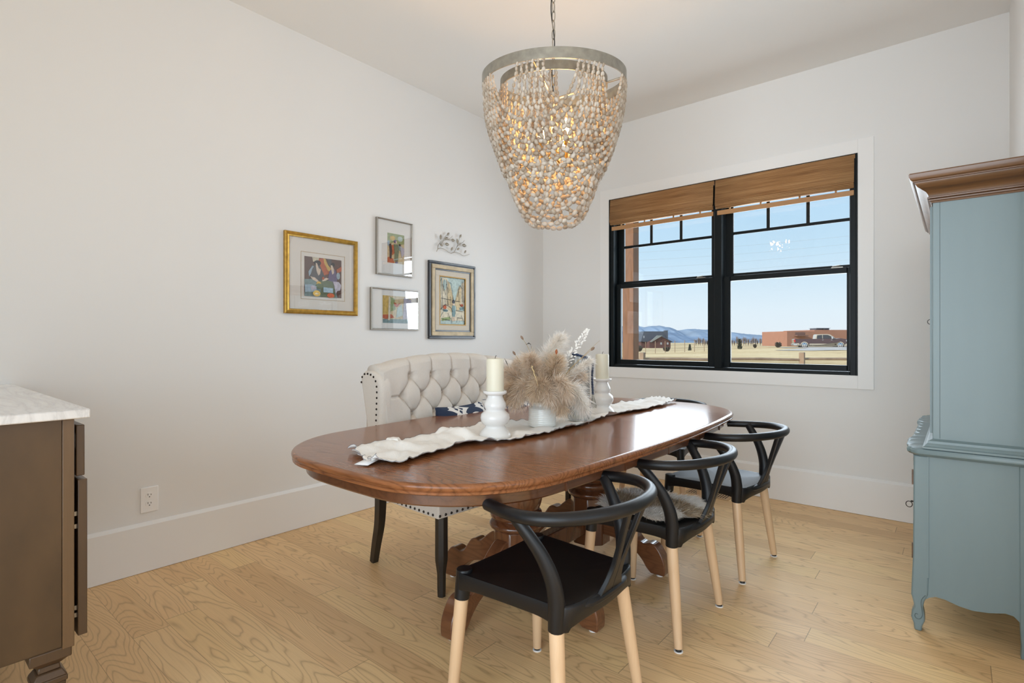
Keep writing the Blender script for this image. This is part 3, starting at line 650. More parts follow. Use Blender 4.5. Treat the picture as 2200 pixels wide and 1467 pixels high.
top = c0+np.stack([np.cos(th)*rr*.004, np.sin(th)*rr*.004, -.004*np.ones(N)], 1); bot = c0+np.stack([np.cos(th)*rr*.015+.006, np.sin(th)*rr*.015, -.058-.012*rng.random(N)], 1)
u = np.linspace(0, 1, 5); C_ = top[:, None]*(1-u[None, :, None])+bot[:, None]*u[None, :, None]; sd = np.stack([np.cos(th+1.6), np.sin(th+1.6), 0*th], 1)
m_ = MB(); m_.ribbons(C_, np.repeat(sd[:, None]*.0009, 5, 1)); m_.build('tassel', M['tassel'], T, smooth=False)
#PART2
def ray_(px, py): return VIEW+RIGHT*((px-1100)/FPX)+Vector((0, 0, -(py-730.2)/FPX))
def onX(px, py, x): d = ray_(px, py); return CAM+d*((x-CAM.x)/d.x)
def onY(px, py, y): d = ray_(px, py); return CAM+d*((y-CAM.y)/d.y)

# ================================================================ tufted bench
BX, BY, BR = .52, -2.57, R(-3)
T = thing('upholstered_bench', 'button tufted cream linen settee bench with winged back and black legs', 'bench', (BX, BY, 0), BR, local=True)
BL = 1.06; zt = lambda y: 1.086-.21*(y-.53)**2
bt1 = [.226+.147*k for k in range(5)]; bt2 = [.152+.147*k for k in range(6)]
btn = [(y, .965) for y in bt1]+[(y, .865) for y in bt2]+[(y, .765) for y in bt1]+[(y, .665) for y in bt2]+[(y, .565) for y in bt1]
A_ = .147; HZ = .1
BTN = np.array(btn)
def tuft(y, z):
    p = (y-.226)/A_; q_ = (z-.965)/(2*HZ)
    a = p+q_; b = p-q_
    c = abs(math.sin(PI*a)*math.sin(PI*b))**.42
    if z > .965:   # single vertical channels above the top row
        f = min(1, (z-.965)/.03); c2 = abs(math.sin(PI*p))**.45; c = c*(1-f)+c2*f
    if y < .165 or y > .895:
        e = (y-.165)/.03 if y < .165 else (.895-y)/.03; f = min(1, -e) if e < 0 else 0
        c2 = 1-.45*math.exp(-((z-.865)/.006)**2)-.45*math.exp(-((z-.665)/.006)**2); c = c*(1-f)+c2*f
    d = np.sqrt(((BTN[:, 0]-y)**2)+((BTN[:, 1]-z)**2)).min()
    return .034*c-.024*math.exp(-(d/.020)**2)
ny, nz = 240, 150; G = []
for i in range(nz+18):
    row = []
    for j in range(ny):
        y = .02+(BL-.04)*j/(ny-1); top = zt(y)
        if i < nz:
            z = .46+(top-.035-.46)*i/(nz-1); t_ = tuft(y, z)
            edge = min(1, min(y-.0, BL-y)/.06)
            x = .335-.13*(z-.9)+t_*(.45+.55*edge)+.05*math.exp(-((min(y, BL-y))/.06)**2)
            if i == nz-1: pass
            row.append((x, y, z))
        else:
            a = PI*.5*(i-nz+1)/9 if i-nz < 9 else PI*.5+PI*.5*(i-nz-8)/9
            a = min(a, PI); z0 = top-.035; xf = .335-.13*(z0-.9)+tuft(y, z0)*.9*max(0, math.cos(a/2))
            xb = .335-.13*(z0-.9)-.085; xm = (xf+xb)/2; hw = (xf-xb)/2
            row.append((xm+hw*math.cos(a), y, z0+(.035+.008*abs(math.sin(PI*(y-.226)/A_))**.4-.008)*math.sin(a)))
    G.append(row)
G.append([(.225, .02+(BL-.04)*j/(ny-1), .40) for j in range(ny)])
m_ = MB(); m_.grid(G); nG = len(G); m_.f += [[i*ny for i in range(nG)], [i*ny+ny-1 for i in range(nG)][::-1]]; m_.mi += [0, 0]; back = m_.build('tufted_backrest', M['linen'], T, angle=0)
for y, z in btn:
    x = .335-.13*(z-.9)-.016; m_ = MB(); m_.tube([(x, y, z), (x+.006, y, z), (x+.009, y, z)], [.0095, .009, .003], 12); m_.build('tuft_button', M['linen'], back)
wp = [(.205, .955), (.215, .985), (.24, 1.0), (.30, 1.003), (.345, .992), (.385, .968), (.405, .935), (.41, .88), (.405, .78), (.40, .68), (.40, .60), (.43, .54), (.47, .50), (.47, .42), (.29, .42), (.28, .6), (.255, .75), (.225, .87)]
for y0, y1, s_ in ((-.004, .062, -1), (BL-.062, BL+.004, 1)):
    m_ = MB(); m_.prism(wp, (0, y0, 0), (1, 0, 0), (0, 0, 1), (0, y1-y0, 0)); wg = m_.build('wing', M['linen'], T, bevel=.024, seg=5)
    nl = smoothpts([(.222, .94), (.228, .965), (.25, .983), (.295, .985), (.335, .972), (.358, .945), (.365, .90), (.362, .82), (.358, .74), (.358, .64), (.37, .56)], 200)
    nl = np.array(nl); ln = np.concatenate([[0], np.cumsum(np.linalg.norm(np.diff(nl, axis=0), axis=1))]); m_ = MB()
    yo = y0-.0005 if s_ < 0 else y1+.0005
    for v in np.arange(0, ln[-1], .0285):
        x, z = np.interp(v, ln, nl[:, 0]), np.interp(v, ln, nl[:, 1]); m_.tube([(x, yo-s_*.001, z), (x, yo+s_*.0025, z), (x, yo+s_*.0045, z)], [.0062, .005, .0015], 8)
    m_.build('nailhead_trim', M['nail'], wg)
m_ = MB(); m_.box(.29, .84, .004, BL-.004, .36, .455); sb = m_.build('seat_base', M['linen'], T, bevel=.008, seg=3)
m_ = MB()
for v in np.arange(.30, .835, .0335):
    for yo, s_ in ((.0035, -1), (BL-.0035, 1)): m_.tube([(v, yo, .375), (v, yo+s_*.003, .375), (v, yo+s_*.005, .375)], [.0066, .0052, .0015], 8)
for v in np.arange(.012, BL, .0335): m_.tube([(.8405, v, .375), (.8435, v, .375), (.8455, v, .375)], [.0066, .0052, .0015], 8)
m_.build('nailhead_trim', M['nail'], sb)
MB().box(.33, .855, .012, BL-.012, .456, .515).build('seat_cushion', M['linen'], T, bevel=.022, seg=4)
for ly in (.045, BL-.045):
    m_ = MB(); K = [(0, .0165), (.04, .018), (.105, .0185), (.135, .0225), (.165, .0265), (.20, .027), (.36, .0265)]
    m_.tube([(.812, ly, z) for z, r in K], [r*1.12 for z, r in K], 8, up=(.924, .383, 0)); lg = m_.build('leg', M['leg_black'], T, angle=25)
    m_ = MB(); P_ = smoothpts([(.262, ly, .001), (.285, ly, .10), (.315, ly, .22), (.325, ly, .36)], 14); m_.tube(P_, np.linspace(.022, .031, 14), 4, up=(.707, .707, 0)); m_.build('leg', M['leg_black'], T, angle=25)
# ---- throw pillows
def pillow_mat(name, a, b, sc_):
    m, t, n, bs = newmat(name); tcn = n.new('ShaderNodeTexCoord'); s = n.new('ShaderNodeSeparateXYZ'); lk(t, tcn.outputs['Object'], s.inputs[0])
    y, z = s.outputs[1], s.outputs[2]
    def ringf(cy_, cz_, k):
        dy = mth(t, n, 'SUBTRACT', mth(t, n, 'PINGPONG', mth(t, n, 'ADD', y, 1.), .105), cy_); dz = mth(t, n, 'SUBTRACT', mth(t, n, 'PINGPONG', mth(t, n, 'ADD', z, 1.), .105), cz_)
        r = mth(t, n, 'SQRT', mth(t, n, 'ADD', mth(t, n, 'MULTIPLY', dy, dy), mth(t, n, 'MULTIPLY', dz, dz))); return mth(t, n, 'GREATER_THAN', mth(t, n, 'SINE', mth(t, n, 'MULTIPLY', r, k)), .35)
    f = mth(t, n, 'MAXIMUM', ringf(.0, .0, sc_), mth(t, n, 'LESS_THAN', mth(t, n, 'ABSOLUTE', mth(t, n, 'SUBTRACT', mth(t, n, 'PINGPONG', mth(t, n, 'ADD', y, 1.), .105), mth(t, n, 'PINGPONG', mth(t, n, 'ADD', z, 1.), .105))), .006))
    c = mixc(t, n, f, a, b); lk(t, c, bs.inputs['Base Color']); bs.inputs['Roughness'].default_value = .9; return m
PN = pillow_mat('navy_scroll_fabric', (.02, .035, .075), (.74, .73, .70), 120.)
PW = pillow_mat('white_scroll_fabric', (.76, .75, .72), (.05, .07, .12), 110.)
def pillow(label, Y, z, size, m, tilt, yaw_, X=.50):
    c = Matrix.Rotation(BR, 3, 'Z') @ Vector((X, Y, 0)); T = thing('throw_pillow', label, 'pillow', (BX+c.x, BY+c.y, z), 0, 'throw pillows on the tufted bench', local=True)
    T.rotation_euler = (0, R(-tilt), BR+R(yaw_)); n_ = 26; F, B = [], []
    for i in range(n_):
        a = -1+2*i/(n_-1); r1, r2 = [], []
        for j in range(n_):
            b = -1+2*j/(n_-1); th = .075*((1-a**4)*(1-b**4))**.5+.002; k = 1-.06*(1-abs(a)**2)*0; pin = 1-.07*(1-a*a)*abs(b)-.0; pin2 = 1-.07*(1-b*b)*abs(a)
            r1.append((th, b*size/2*(1-.06*(1-a*a)), a*size/2*(1-.06*(1-b*b)))); r2.append((-th*.9, r1[-1][1], r1[-1][2]))
        F.append(r1); B.append(r2[::-1])
    m_ = MB(); m_.grid(F); m_.grid(B); m_.build('cushion_cover', m, T, angle=0)
    ed = [F[0][j] for j in range(n_)]+[F[i][-1] for i in range(n_)]+[F[-1][j] for j in range(n_)][::-1]+[F[i][0] for i in range(n_)][::-1]
    m_ = MB(); m_.tube([(0, p[1], p[2]) for p in ed if True][::2], .004, 6, closed=True); m_.build('piping', m, T)
pillow('navy pillow with white scroll pattern on the bench, left of the other pillow', .47, .625, .36, PN, 14, 4)
pillow('white pillow with navy scroll pattern on the bench, behind the near candlestick', .83, .635, .36, PW, 14, -5)

# ================================================================ wishbone chairs
def make_chair(name, label, group):
    t = thing(name, label, 'chair', (0, 0, 0), 0, group, local=True)
    # seat: moulded saddle with deep rim
    P = []
    def addc(a, b, n):
        for i in range(n): f = i/n; P.append((a[0]*(1-f)+b[0]*f, a[1]*(1-f)+b[1]*f))
    fr, rr_ = .196, -.172
    ctl = [(fr, .19), (fr-.006, .10), (fr-.008, 0), (fr-.006, -.10), (fr, -.19), (fr-.012, -.212), (fr-.05, -.214), (.02, -.205), (-.10, -.197), (rr_-.005, -.192), (-.208, -.17), (-.222, -.10), (-.228, 0), (-.222, .10), (-.208, .17), (rr_-.005, .192), (-.10, .197), (.02, .205), (fr-.05, .214), (fr-.012, .212)]
    q = smoothpts(np.array([(a, b, 0) for a, b in ctl+ctl[:1]]), 121)[:-1]; cen = np.array((-.01, 0, 0)); rows = []
    def lvl(s_, zf): return [(cen[0]+(p[0]-cen[0])*s_, p[1]*s_, zf(p)) for p in q]
    def ztop(s_): return lambda p: .4425-.017*(1-s_**3)+.004*(p[0] < -.15)*s_**8
    for s_ in (.02, .25, .5, .7, .84, .93, .975): rows.append(lvl(s_, ztop(s_)))
    rows.append(lvl(.993, lambda p: .4415)); rows.append(lvl(1.0, lambda p: .437))
    def zbot(p):   # arched lower edge between the legs
        e = abs(p[0]-.005)/.19 if abs(p[1]) > .17 else abs(p[1])/.19
        return .402-.022*min(1, e)**6-.004*(p[0] < -.17)
    rows.append(lvl(1.0, zbot)); rows.append(lvl(.985, lambda p: zbot(p)-.004)); rows.append(lvl(.93, lambda p: zbot(p)+.002)); rows.append(lvl(.90, lambda p: .425)); rows.append(lvl(.02, lambda p: .414))
    m_ = MB(); m_.grid(rows, wrap=True); m_.build('seat', M['black'], t, angle=50)
    for s_ in (1, -1):
        # front leg
        a, b = np.array((.184, s_*.194, .358)), np.array((.204, s_*.221, .012))
        m_ = MB(); m_.tube([a, a*.5+b*.5, b], [.0215, .0200, .0155], 16); lg = m_.build('leg', M['beech'], t)
        m_ = MB(); d = (b-a)/.35; m_.tube([b-d*.002, b+d*.010], .0115, 12); m_.build('glide', M['rubber'], lg); m_ = MB(); m_.tube([(b[0], b[1], .0), (b[0], b[1], .0035)], .0165, 14); m_.build('glide_pad', M['white_felt'], lg)
        m_ = MB(); tp = a-d*.09; tp[2] = .447; m_.tube([a+d*.002, a-d*.02, a-d*.06, tp-np.array((0, 0, .004)), tp], [.0238, .0240, .0250, .0258, .0235], 18); m_.build('leg_socket', M['black'], t)
        # rear leg
        a, b = np.array((-.168, s_*.182, .374)), np.array((-.210, s_*.221, .012))
        m_ = MB(); m_.tube([a, a*.5+b*.5, b], [.0215, .0200, .0155], 16); lg = m_.build('leg', M['beech'], t)
        m_ = MB(); d = (b-a)/.35; m_.tube([b-d*.002, b+d*.010], .0115, 12); m_.build('glide', M['rubber'], lg); m_ = MB(); m_.tube([(b[0], b[1], .0), (b[0], b[1], .0035)], .0165, 14); m_.build('glide_pad', M['white_felt'], lg)
        # arm post sweeping forward out of the rear socket
        pp = smoothpts([(-.168, s_*.182, .372), (-.170, s_*.184, .41), (-.171, s_*.188, .455), (-.165, s_*.197, .51), (-.143, s_*.212, .572), (-.108, s_*.231, .630), (-.070, s_*.247, .679), (-.064, s_*.249, .687)], 40)
        rr2 = np.interp(np.linspace(0, 1, 40), [0, .12, .28, .5, .75, 1], [.0238, .0245, .0255, .0235, .0195, .0165]); rb = np.interp(np.linspace(0, 1, 40), [0, .12, .3, .6, 1], [.0238, .024, .021, .017, .0145])
        m_ = MB(); m_.tube(pp, np.stack([rr2, rb], 1), 16, up=(1, 0, 0)); m_.build('arm_post', M['black'], t, angle=60)
    hp = [(.046, .228, .683), (.0, .243, .685), (-.06, .260, .687), (-.125, .266, .690), (-.19, .250, .694), (-.245, .207, .697), (-.288, .145, .700), (-.312, .075, .701), (-.320, 0, .701)]
    hp = hp+[(a, -b, c) for a, b, c in hp[-2::-1]]; S = smoothpts(hp, 110)
    tp = np.linspace(0, 1, 110); rad = .0178+.0015*np.exp(-((tp-.5)/.3)**2); e = np.minimum(tp, 1-tp)*110; rad = rad*np.minimum(1, np.sqrt(1-np.clip(1-e/1.6, 0, 1)**2)+.25)
    m_ = MB(); m_.tube(S, rad, 18, up=(0, 0, 1)); m_.build('arm_rail', M['black'], t, angle=60)
    # Y shaped splat
    p0, p1 = np.array((-.222, 0, .422)), np.array((-.314, 0, .696)); V = p1-p0; L = np.linalg.norm(V); V = V/L; N = np.cross((0, 1., 0), V); m_ = MB()
    half = [(0, 0), (.082, 0), (.060, .022), (.040, .055), (.031, .085), (.029, .11), (.034, .16), (.047, .23), (.058, L), (.030, L), (.019, .20), (.008, .14), (.003, .118), (0, .112)]
    for s_ in (1, -1):
        pl = [(s_*a, b) for a, b in half]; pl = pl if s_ > 0 else pl[::-1]; m_.prism(pl, p0-N*.0075, (0, 1, 0), V, N*.015)
    m_.build('wishbone_splat', M['black'], t, bevel=.003)
    # thickened rear rail where the splat grows out of the seat
    m_ = MB(); m_.tube(smoothpts([(-.205, .13, .428), (-.220, .07, .430), (-.224, 0, .431), (-.220, -.07, .430), (-.205, -.13, .428)], 20), [.002, .007, .011]+[.014]*14+[.011, .007, .002], 10, sq=1.3); m_.build('rear_rail', M['black'], t)
    return t
CG = 'black wishbone chairs round the table'
c1 = make_chair('wishbone_chair', 'empty black wishbone chair nearest the camera, beech legs', CG)
c1.location = (2.124, -2.846, 0); c1.rotation_euler = (0, 0, R(180))
c2 = dup(c1, (2.12, -2.075, 0), R(180), 'middle black wishbone chair with the fur pelt on its seat')
c3 = dup(c1, (2.145, -1.325, 0), R(180-4), 'black wishbone chair on the long side nearest the window wall')
c4 = dup(c1, (1.52, -.655, 0), R(-90+6), 'black wishbone chair at the far end of the table, mostly hidden')
# ---- fur pelt on the middle chair
def pelt():
    # outline of a small rabbit pelt, local to chair 2 seat (world coordinates)
    ctl = [(2.335, -2.05), (2.31, -1.985), (2.26, -1.93), (2.22, -1.90), (2.16, -1.93), (2.10, -1.925), (2.04, -1.93), (1.985, -1.96), (1.945, -2.01), (1.925, -2.08), (1.935, -2.16), (1.965, -2.225), (2.01, -2.245), (2.05, -2.235), (2.10, -2.245), (2.15, -2.235), (2.20, -2.255), (2.245, -2.235), (2.27, -2.19), (2.265, -2.15), (2.31, -2.13), (2.335, -2.10)]
    T = thing('fur_pelt', 'grey brown and white rabbit fur pelt on the seat of the middle chair', 'fur pelt', (2.13, -2.08, .45))
    q = smoothpts([(a, b, 0) for a, b in ctl+ctl[:1]], 121)[:-1]; cen = np.array((2.13, -2.08, 0)); rows = []
    for s_, z in ((.02, .447), (.4, .447), (.7, .452), (.95, .4555), (1., .4545), (.95, .4485)): rows.append([(cen[0]+(p[0]-cen[0])*s_, cen[1]+(p[1]-cen[1])*s_, z) for p in q])
    m_ = MB(); m_.grid(rows, wrap=True); hide = m_.build('hide', mat('pelt_hide', (.55, .47, .38), .9), T)
    N = 17000; th = rng.random(N)*120; i = th.astype(int) % 120; s_ = np.sqrt(rng.random(N)); pt = cen+(q[i]-cen)*s_[:, None]
    z = .448+.007*np.clip(s_, 0, .9)
    rad_ = (q[i]-cen); rad_ /= np.linalg.norm(rad_, axis=1)[:, None]
    base_dir = np.stack([.5+.25*rng.normal(size=N), -.25+.35*rng.normal(size=N), .75+.25*rng.random(N)], 1)+rad_*(s_**3)[:, None]*.8
    base_dir /= np.linalg.norm(base_dir, axis=1)[:, None]; L = .034+.024*rng.random(N)
    u = np.linspace(0, 1, 4); st = np.stack([pt[:, 0], pt[:, 1], z], 1)
    C_ = st[:, None]+base_dir[:, None]*(L[:, None, None]*u[None, :, None]); C_[:, :, 2] -= (L[:, None]*(u**2)[None])*.35
    sd = np.cross(base_dir, rng.normal(size=(N, 3))); sd /= np.linalg.norm(sd, axis=1)[:, None]; wv = sd[:, None]*np.array([.0009, .0009, .0006, .0001])[None, :, None]
    yy = np.abs(pt[:, 1]+2.075+.03*np.sin(pt[:, 0]*25)); wht = (yy > .082+.022*np.sin(pt[:, 0]*60)) | ((pt[:, 0] > 2.17) & (yy > .055)) | ((pt[:, 0] < 2.05) & (pt[:, 1] > -2.05))
    dark = rng.random(N) < .5
    cols = [(wht, fibre('white_fur', (.88, .85, .80), (.95, .94, .92), .35)), (~wht & dark, fibre('brown_fur', (.34, .24, .15), (.50, .39, .27), .2)), (~wht & ~dark, fibre('agouti_fur', (.55, .44, .32), (.70, .60, .46), .2))]
    for k, (msk, mm) in enumerate(cols):
        m_ = MB(); m_.ribbons(C_[msk], wv[msk]); o_ = m_.build(['white_fur', 'brown_fur', 'tan_fur'][k], mm, T, smooth=False); o_['kind'] = 'stuff'
pelt()

# ================================================================ bead chandelier
CX, CY = 1.60, -2.07; RO, RI = .352, .262; ZO = 2.404; TLT = .115
def rz(x, y, z0=ZO): return z0+TLT*((x-CX)*VIEW.x+(y-CY)*VIEW.y)
T = thing('chandelier', 'tiered whitewashed wood bead chandelier hanging on a chain over the table', 'chandelier', (CX, CY, 2.40))
def ring(r, z0, h, th, name):
    rows = []
    for rr_, zz in ((r, 0), (r, h), (r-th, h), (r-th, 0), (r, 0)):
        rows.append([(CX+rr_*math.cos(a), CY+rr_*math.sin(a), rz(CX+rr_*math.cos(a), CY+rr_*math.sin(a), z0)+zz) for a in np.linspace(0, 2*PI, 97)[:-1]])
    m_ = MB(); m_.grid(rows, wrap=True); return m_.build(name, M['pewter'], T, angle=30)
ring(RO, ZO, .050, .005, 'outer_ring'); ring(RI, ZO-.012, .042, .005, 'inner_ring')
m_ = MB()
hub = np.array((CX, CY, 2.345))
for k in range(4):
    a = R(20+90*k); e = np.array((CX+(RO-.004)*math.cos(a), CY+(RO-.004)*math.sin(a), 0)); e[2] = rz(e[0], e[1], ZO-.0)+.008
    m_.tube([hub, hub*.4+e*.6, e], .0055, 8)
m_.build('spoke', M['pewter'], T)
m_ = MB(); m_.lathe([(.004, .03), (.014, .028), (.018, .01), (.018, -.03), (.010, -.04), (.010, -.20), (.02, -.21), (.02, -.23), (.006, -.24)], tuple(hub), 20); m_.build('hub', M['pewter'], T)
m_ = MB(); zz = 2.372; k = 0; cxn, cyn = CX, CY
while zz < H-.06:
    a = PI/2*(k % 2); L_, W_ = .0255, .0085; pts = []
    for s_ in np.linspace(0, 2*PI, 17)[:-1]:
        u_ = W_*math.cos(s_); w_ = L_*math.copysign(abs(math.sin(s_))**.75, math.sin(s_)); pts.append((CX+u_*math.cos(a), CY+u_*math.sin(a), zz+.022+w_))
    m_.tube(pts, .0024, 6, closed=True); zz += .045; k += 1
m_.build('chain', M['pewter'], T)
m_ = MB(); m_.tube(smoothpts([(CX, CY, 2.37), (CX-.008, CY-.004, 2.5), (CX+.006, CY, 2.62), (CX-.010, CY-.006, 2.78), (CX-.006, CY, 2.92), (CX, CY, H-.02)], 50), .0028, 7); m_.build('electric_cord', M['cord'], T)
m_ = MB(); m_.lathe([(.004, -.035), (.02, -.034), (.055, -.02), (.065, -.004), (.065, 0)], (CX, CY, H), 32); m_.build('ceiling_canopy', M['pewter'], T)
BG = mat('warm_bulb', (1, .8, .5), .2, emit=(1, .62, .25), est=14)
for k in range(4):
    a = R(-10+90*k); x, y = CX+.085*math.cos(a), CY+.085*math.sin(a); z = 2.145-.03*(k % 2)
    m_ = MB(); m_.tube([(CX, CY, z-.05), ((CX+x)/2, (CY+y)/2, z-.075), (x, y, z-.06), (x, y, z-.04)], .004, 8); ar = m_.build('lamp_arm', M['brass'], T)
    m_ = MB(); m_.lathe([(.004, -.045), (.011, -.045), (.011, 0), (.004, 0)], (x, y, z), 14); m_.build('candle_socket', M['brass'], ar)
    m_ = MB(); m_.lathe([(.004, 0), (.009, .004), (.016, .025), (.015, .045), (.008, .068), (.002, .082)], (x, y, z), 16); m_.build('bulb', BG, ar)
    lamp('chandelier_bulb_light', 'POINT', (x*.9+CX*.1, y*.9+CY*.1, z+.10), 2.1, (1, .56, .21)).data.shadow_soft_size = .03
def strand_pts(A, B, drop, k_, pull):
    t = np.linspace(0, 1, 160); P = A[None]*(1-t[:, None])+B[None]*t[:, None]
    sag = (math.cosh(k_)-np.cosh(k_*(2*t-1)))/(math.cosh(k_)-1); P[:, 2] -= drop*sag
    P[:, 0] += (CX-P[:, 0])*pull*sag; P[:, 1] += (CY-P[:, 1])*pull*sag; return P
def bead_strand(P, b0, b1):
    ln = np.concatenate([[0], np.cumsum(np.linalg.norm(np.diff(P, axis=0), axis=1))]); L = ln[-1]; s_ = .008; cs, ra, rl = [], [], []
    while s_ < L-.006:
        f = math.sin(PI*s_/L)**1.1; r_ = b0+(b1-b0)*f*(.92+.16*rng.random()); l_ = (b0*1.7)*(1-f)+(b1*1.38)*f
        s_ += l_; cs.append([np.interp(s_, ln, P[:, i]) for i in range(3)]); ra.append(r_); rl.append(l_); s_ += l_+.0003
    cs = np.array(cs); d = np.gradient(cs, axis=0); return cs, d, ra, rl
strands = []
for g in range(8):
    for j in range(6):
        w0 = (j-2.5)/2.5; sp_ = R(10)
        a0 = R(g*45-26)+PI+YAW*0+.0+R(0)+sp_*w0+R(.8); a1 = R((g+2)*45-26)+PI-sp_*w0-R(.8)
        tilt0 = math.atan2(-VIEW.y, -VIEW.x)
        a0 = tilt0+R(g*45-22.5)+sp_*w0; a1 = tilt0+R((g+2)*45-22.5)-sp_*w0+R(1.3)
        A = np.array((CX+RO*math.cos(a0), CY+RO*math.sin(a0), 0)); B = np.array((CX+RO*math.cos(a1), CY+RO*math.sin(a1), 0))
        A[2] = rz(A[0], A[1])-.006; B[2] = rz(B[0], B[1])-.006
        strands.append((A, B, (.235+.045*(5-j)+.008*rng.random()), 2.9, -.06, .0056, .0108))
for g in range(6):
    for j in range(5):
        w0 = (j-2)/2; sp_ = R(12); tilt0 = math.atan2(-VIEW.y, -VIEW.x)
        a0 = tilt0+R(g*60-15)+sp_*w0; a1 = tilt0+R((g+2)*60-15)-sp_*w0+R(1.5)
        A = np.array((CX+RI*math.cos(a0), CY+RI*math.sin(a0), 0)); B = np.array((CX+RI*math.cos(a1), CY+RI*math.sin(a1), 0))
        A[2] = rz(A[0], A[1])-.018; B[2] = rz(B[0], B[1])-.018
        strands.append((A, B, .43+.058*(4-j)+.010*rng.random(), 3.1, -.26, .0058, .0112))
hook = MB(); rest = MB(); strands.sort(key=lambda s_: (s_[0][0]+s_[1][0])*VIEW.x+(s_[0][1]+s_[1][1])*VIEW.y)
for i, (A, B, dr, k_, pull, b0, b1) in enumerate(strands):
    P = strand_pts(A, B, dr, k_, pull); bd = bead_strand(P, b0, b1)
    for e in (A, B): hook.tube([e+np.array((.003*math.cos(q), .003*math.sin(q), .004+.007*math.sin(q2))) for q, q2 in ((0, 0), (1.5, 1.2), (3, 0), (4.5, -1.2))], .0007, 4, closed=True)
    if i < 100: MB().beads(*bd).build('bead_strand', M['bead'], T, angle=0)
hook.build('strand_hooks', M['pewter'], T)

# ================================================================ pictures on the left wall
def patches(m_, x, y0, z0, w, h, lst, base_mi=1):
    for k, (mi, pl) in enumerate(lst):
        e = .0004*(k+1); m_.prism([(y0+a*w, z0+b*h) for a, b in pl], (x, 0, 0), (0, 1, 0), (0, 0, 1), (e, 0, 0), mi)
def blob(cx_, cy_, rx, ry, n=18, j=.12, s_=0):
    r_ = random.Random(s_); return [(cx_+rx*math.cos(2*PI*i/n)*(1+j*(r_.random()-.5)), cy_+ry*math.sin(2*PI*i/n)*(1+j*(r_.random()-.5))) for i in range(n)]
PAL = [mat('paint_'+n, c, .8, var=.18, vs=60) for n, c in (('umber', (.13, .075, .07)), ('rust', (.52, .13, .06)), ('ochre', (.66, .46, .14)), ('slate', (.10, .11, .13)), ('violet', (.15, .13, .26)), ('flesh', (.74, .62, .52)), ('sky', (.33, .45, .55)), ('green', (.16, .22, .15)), ('teal', (.22, .33, .35)), ('cream', (.72, .66, .52)), ('ink', (.03, .035, .05)), ('aqua', (.50, .62, .60)), ('lilac', (.52, .50, .60)), ('sand', (.66, .54, .34)), ('moss', (.30, .38, .18)))]
UM, RU, OC, SL, VI, FL, SK, GR, TE, CR_, IN, AQ, LI, SA, MO = range(15)
def picture(label, y0, y1, z0, z1, bar, dep, fm, art, artrect, border=None, mb='mat_board', inset=.004):
    T = thing('framed_picture', label, 'picture', (0, (y0+y1)/2, z0), 0)
    m_ = MB(); prof = [(0, 0), (.0, dep*.85), (bar*.25, dep), (bar*.55, dep), (bar*.8, dep*.86), (bar, dep*.8), (bar, dep*.5), (bar, 0)]
    rows = []
    for ins, x in prof: rows.append([(x, y0+ins, z0+ins), (x, y1-ins, z0+ins), (x, y1-ins, z1-ins), (x, y0+ins, z1-ins)])
    m_.grid(rows, wrap=True); m_.build('frame', fm, T, angle=20)
    m_ = MB(); m_.box(.002, dep*.45, y0+bar*.5, y1-bar*.5, z0+bar*.5, z1-bar*.5); m_.build('mat_board', M[mb], T, smooth=False)
    w, h = y1-y0, z1-z0; ax0, ax1, az0, az1 = artrect; X = dep*.45+.0003
    if border:
        b0, b1, b2, b3 = border; m_ = MB(); t_ = .0022
        q = [y0+b0*w, y0+b1*w, z0+b2*h, z0+b3*h]
        m_.box(X, X+.0006, q[0], q[1], q[2], q[2]+t_); m_.box(X, X+.0006, q[0], q[1], q[3]-t_, q[3]); m_.box(X, X+.0006, q[0], q[0]+t_, q[2], q[3]); m_.box(X, X+.0006, q[1]-t_, q[1], q[2], q[3]); m_.build('mat_bevel', M['gold'], T, smooth=False)
    m_ = MB(); a0, b0 = y0+ax0*w, z0+az0*h; aw, ah = (ax1-ax0)*w, (az1-az0)*h
    m_.box(X, X+.0006, a0, a0+aw, b0, b0+ah, art[0]); patches(m_, X+.0006, a0, b0, aw, ah, art[1]); m_.build('artwork', PAL, T, smooth=False)
    if fm is not None: MB().box(X+.012*dep/.02*.3+.004, X+.012*dep/.02*.3+.006, y0+bar*.9, y1-bar*.9, z0+bar*.9, z1-bar*.9).build('glass', M['picglass'], T, smooth=False)
    return T
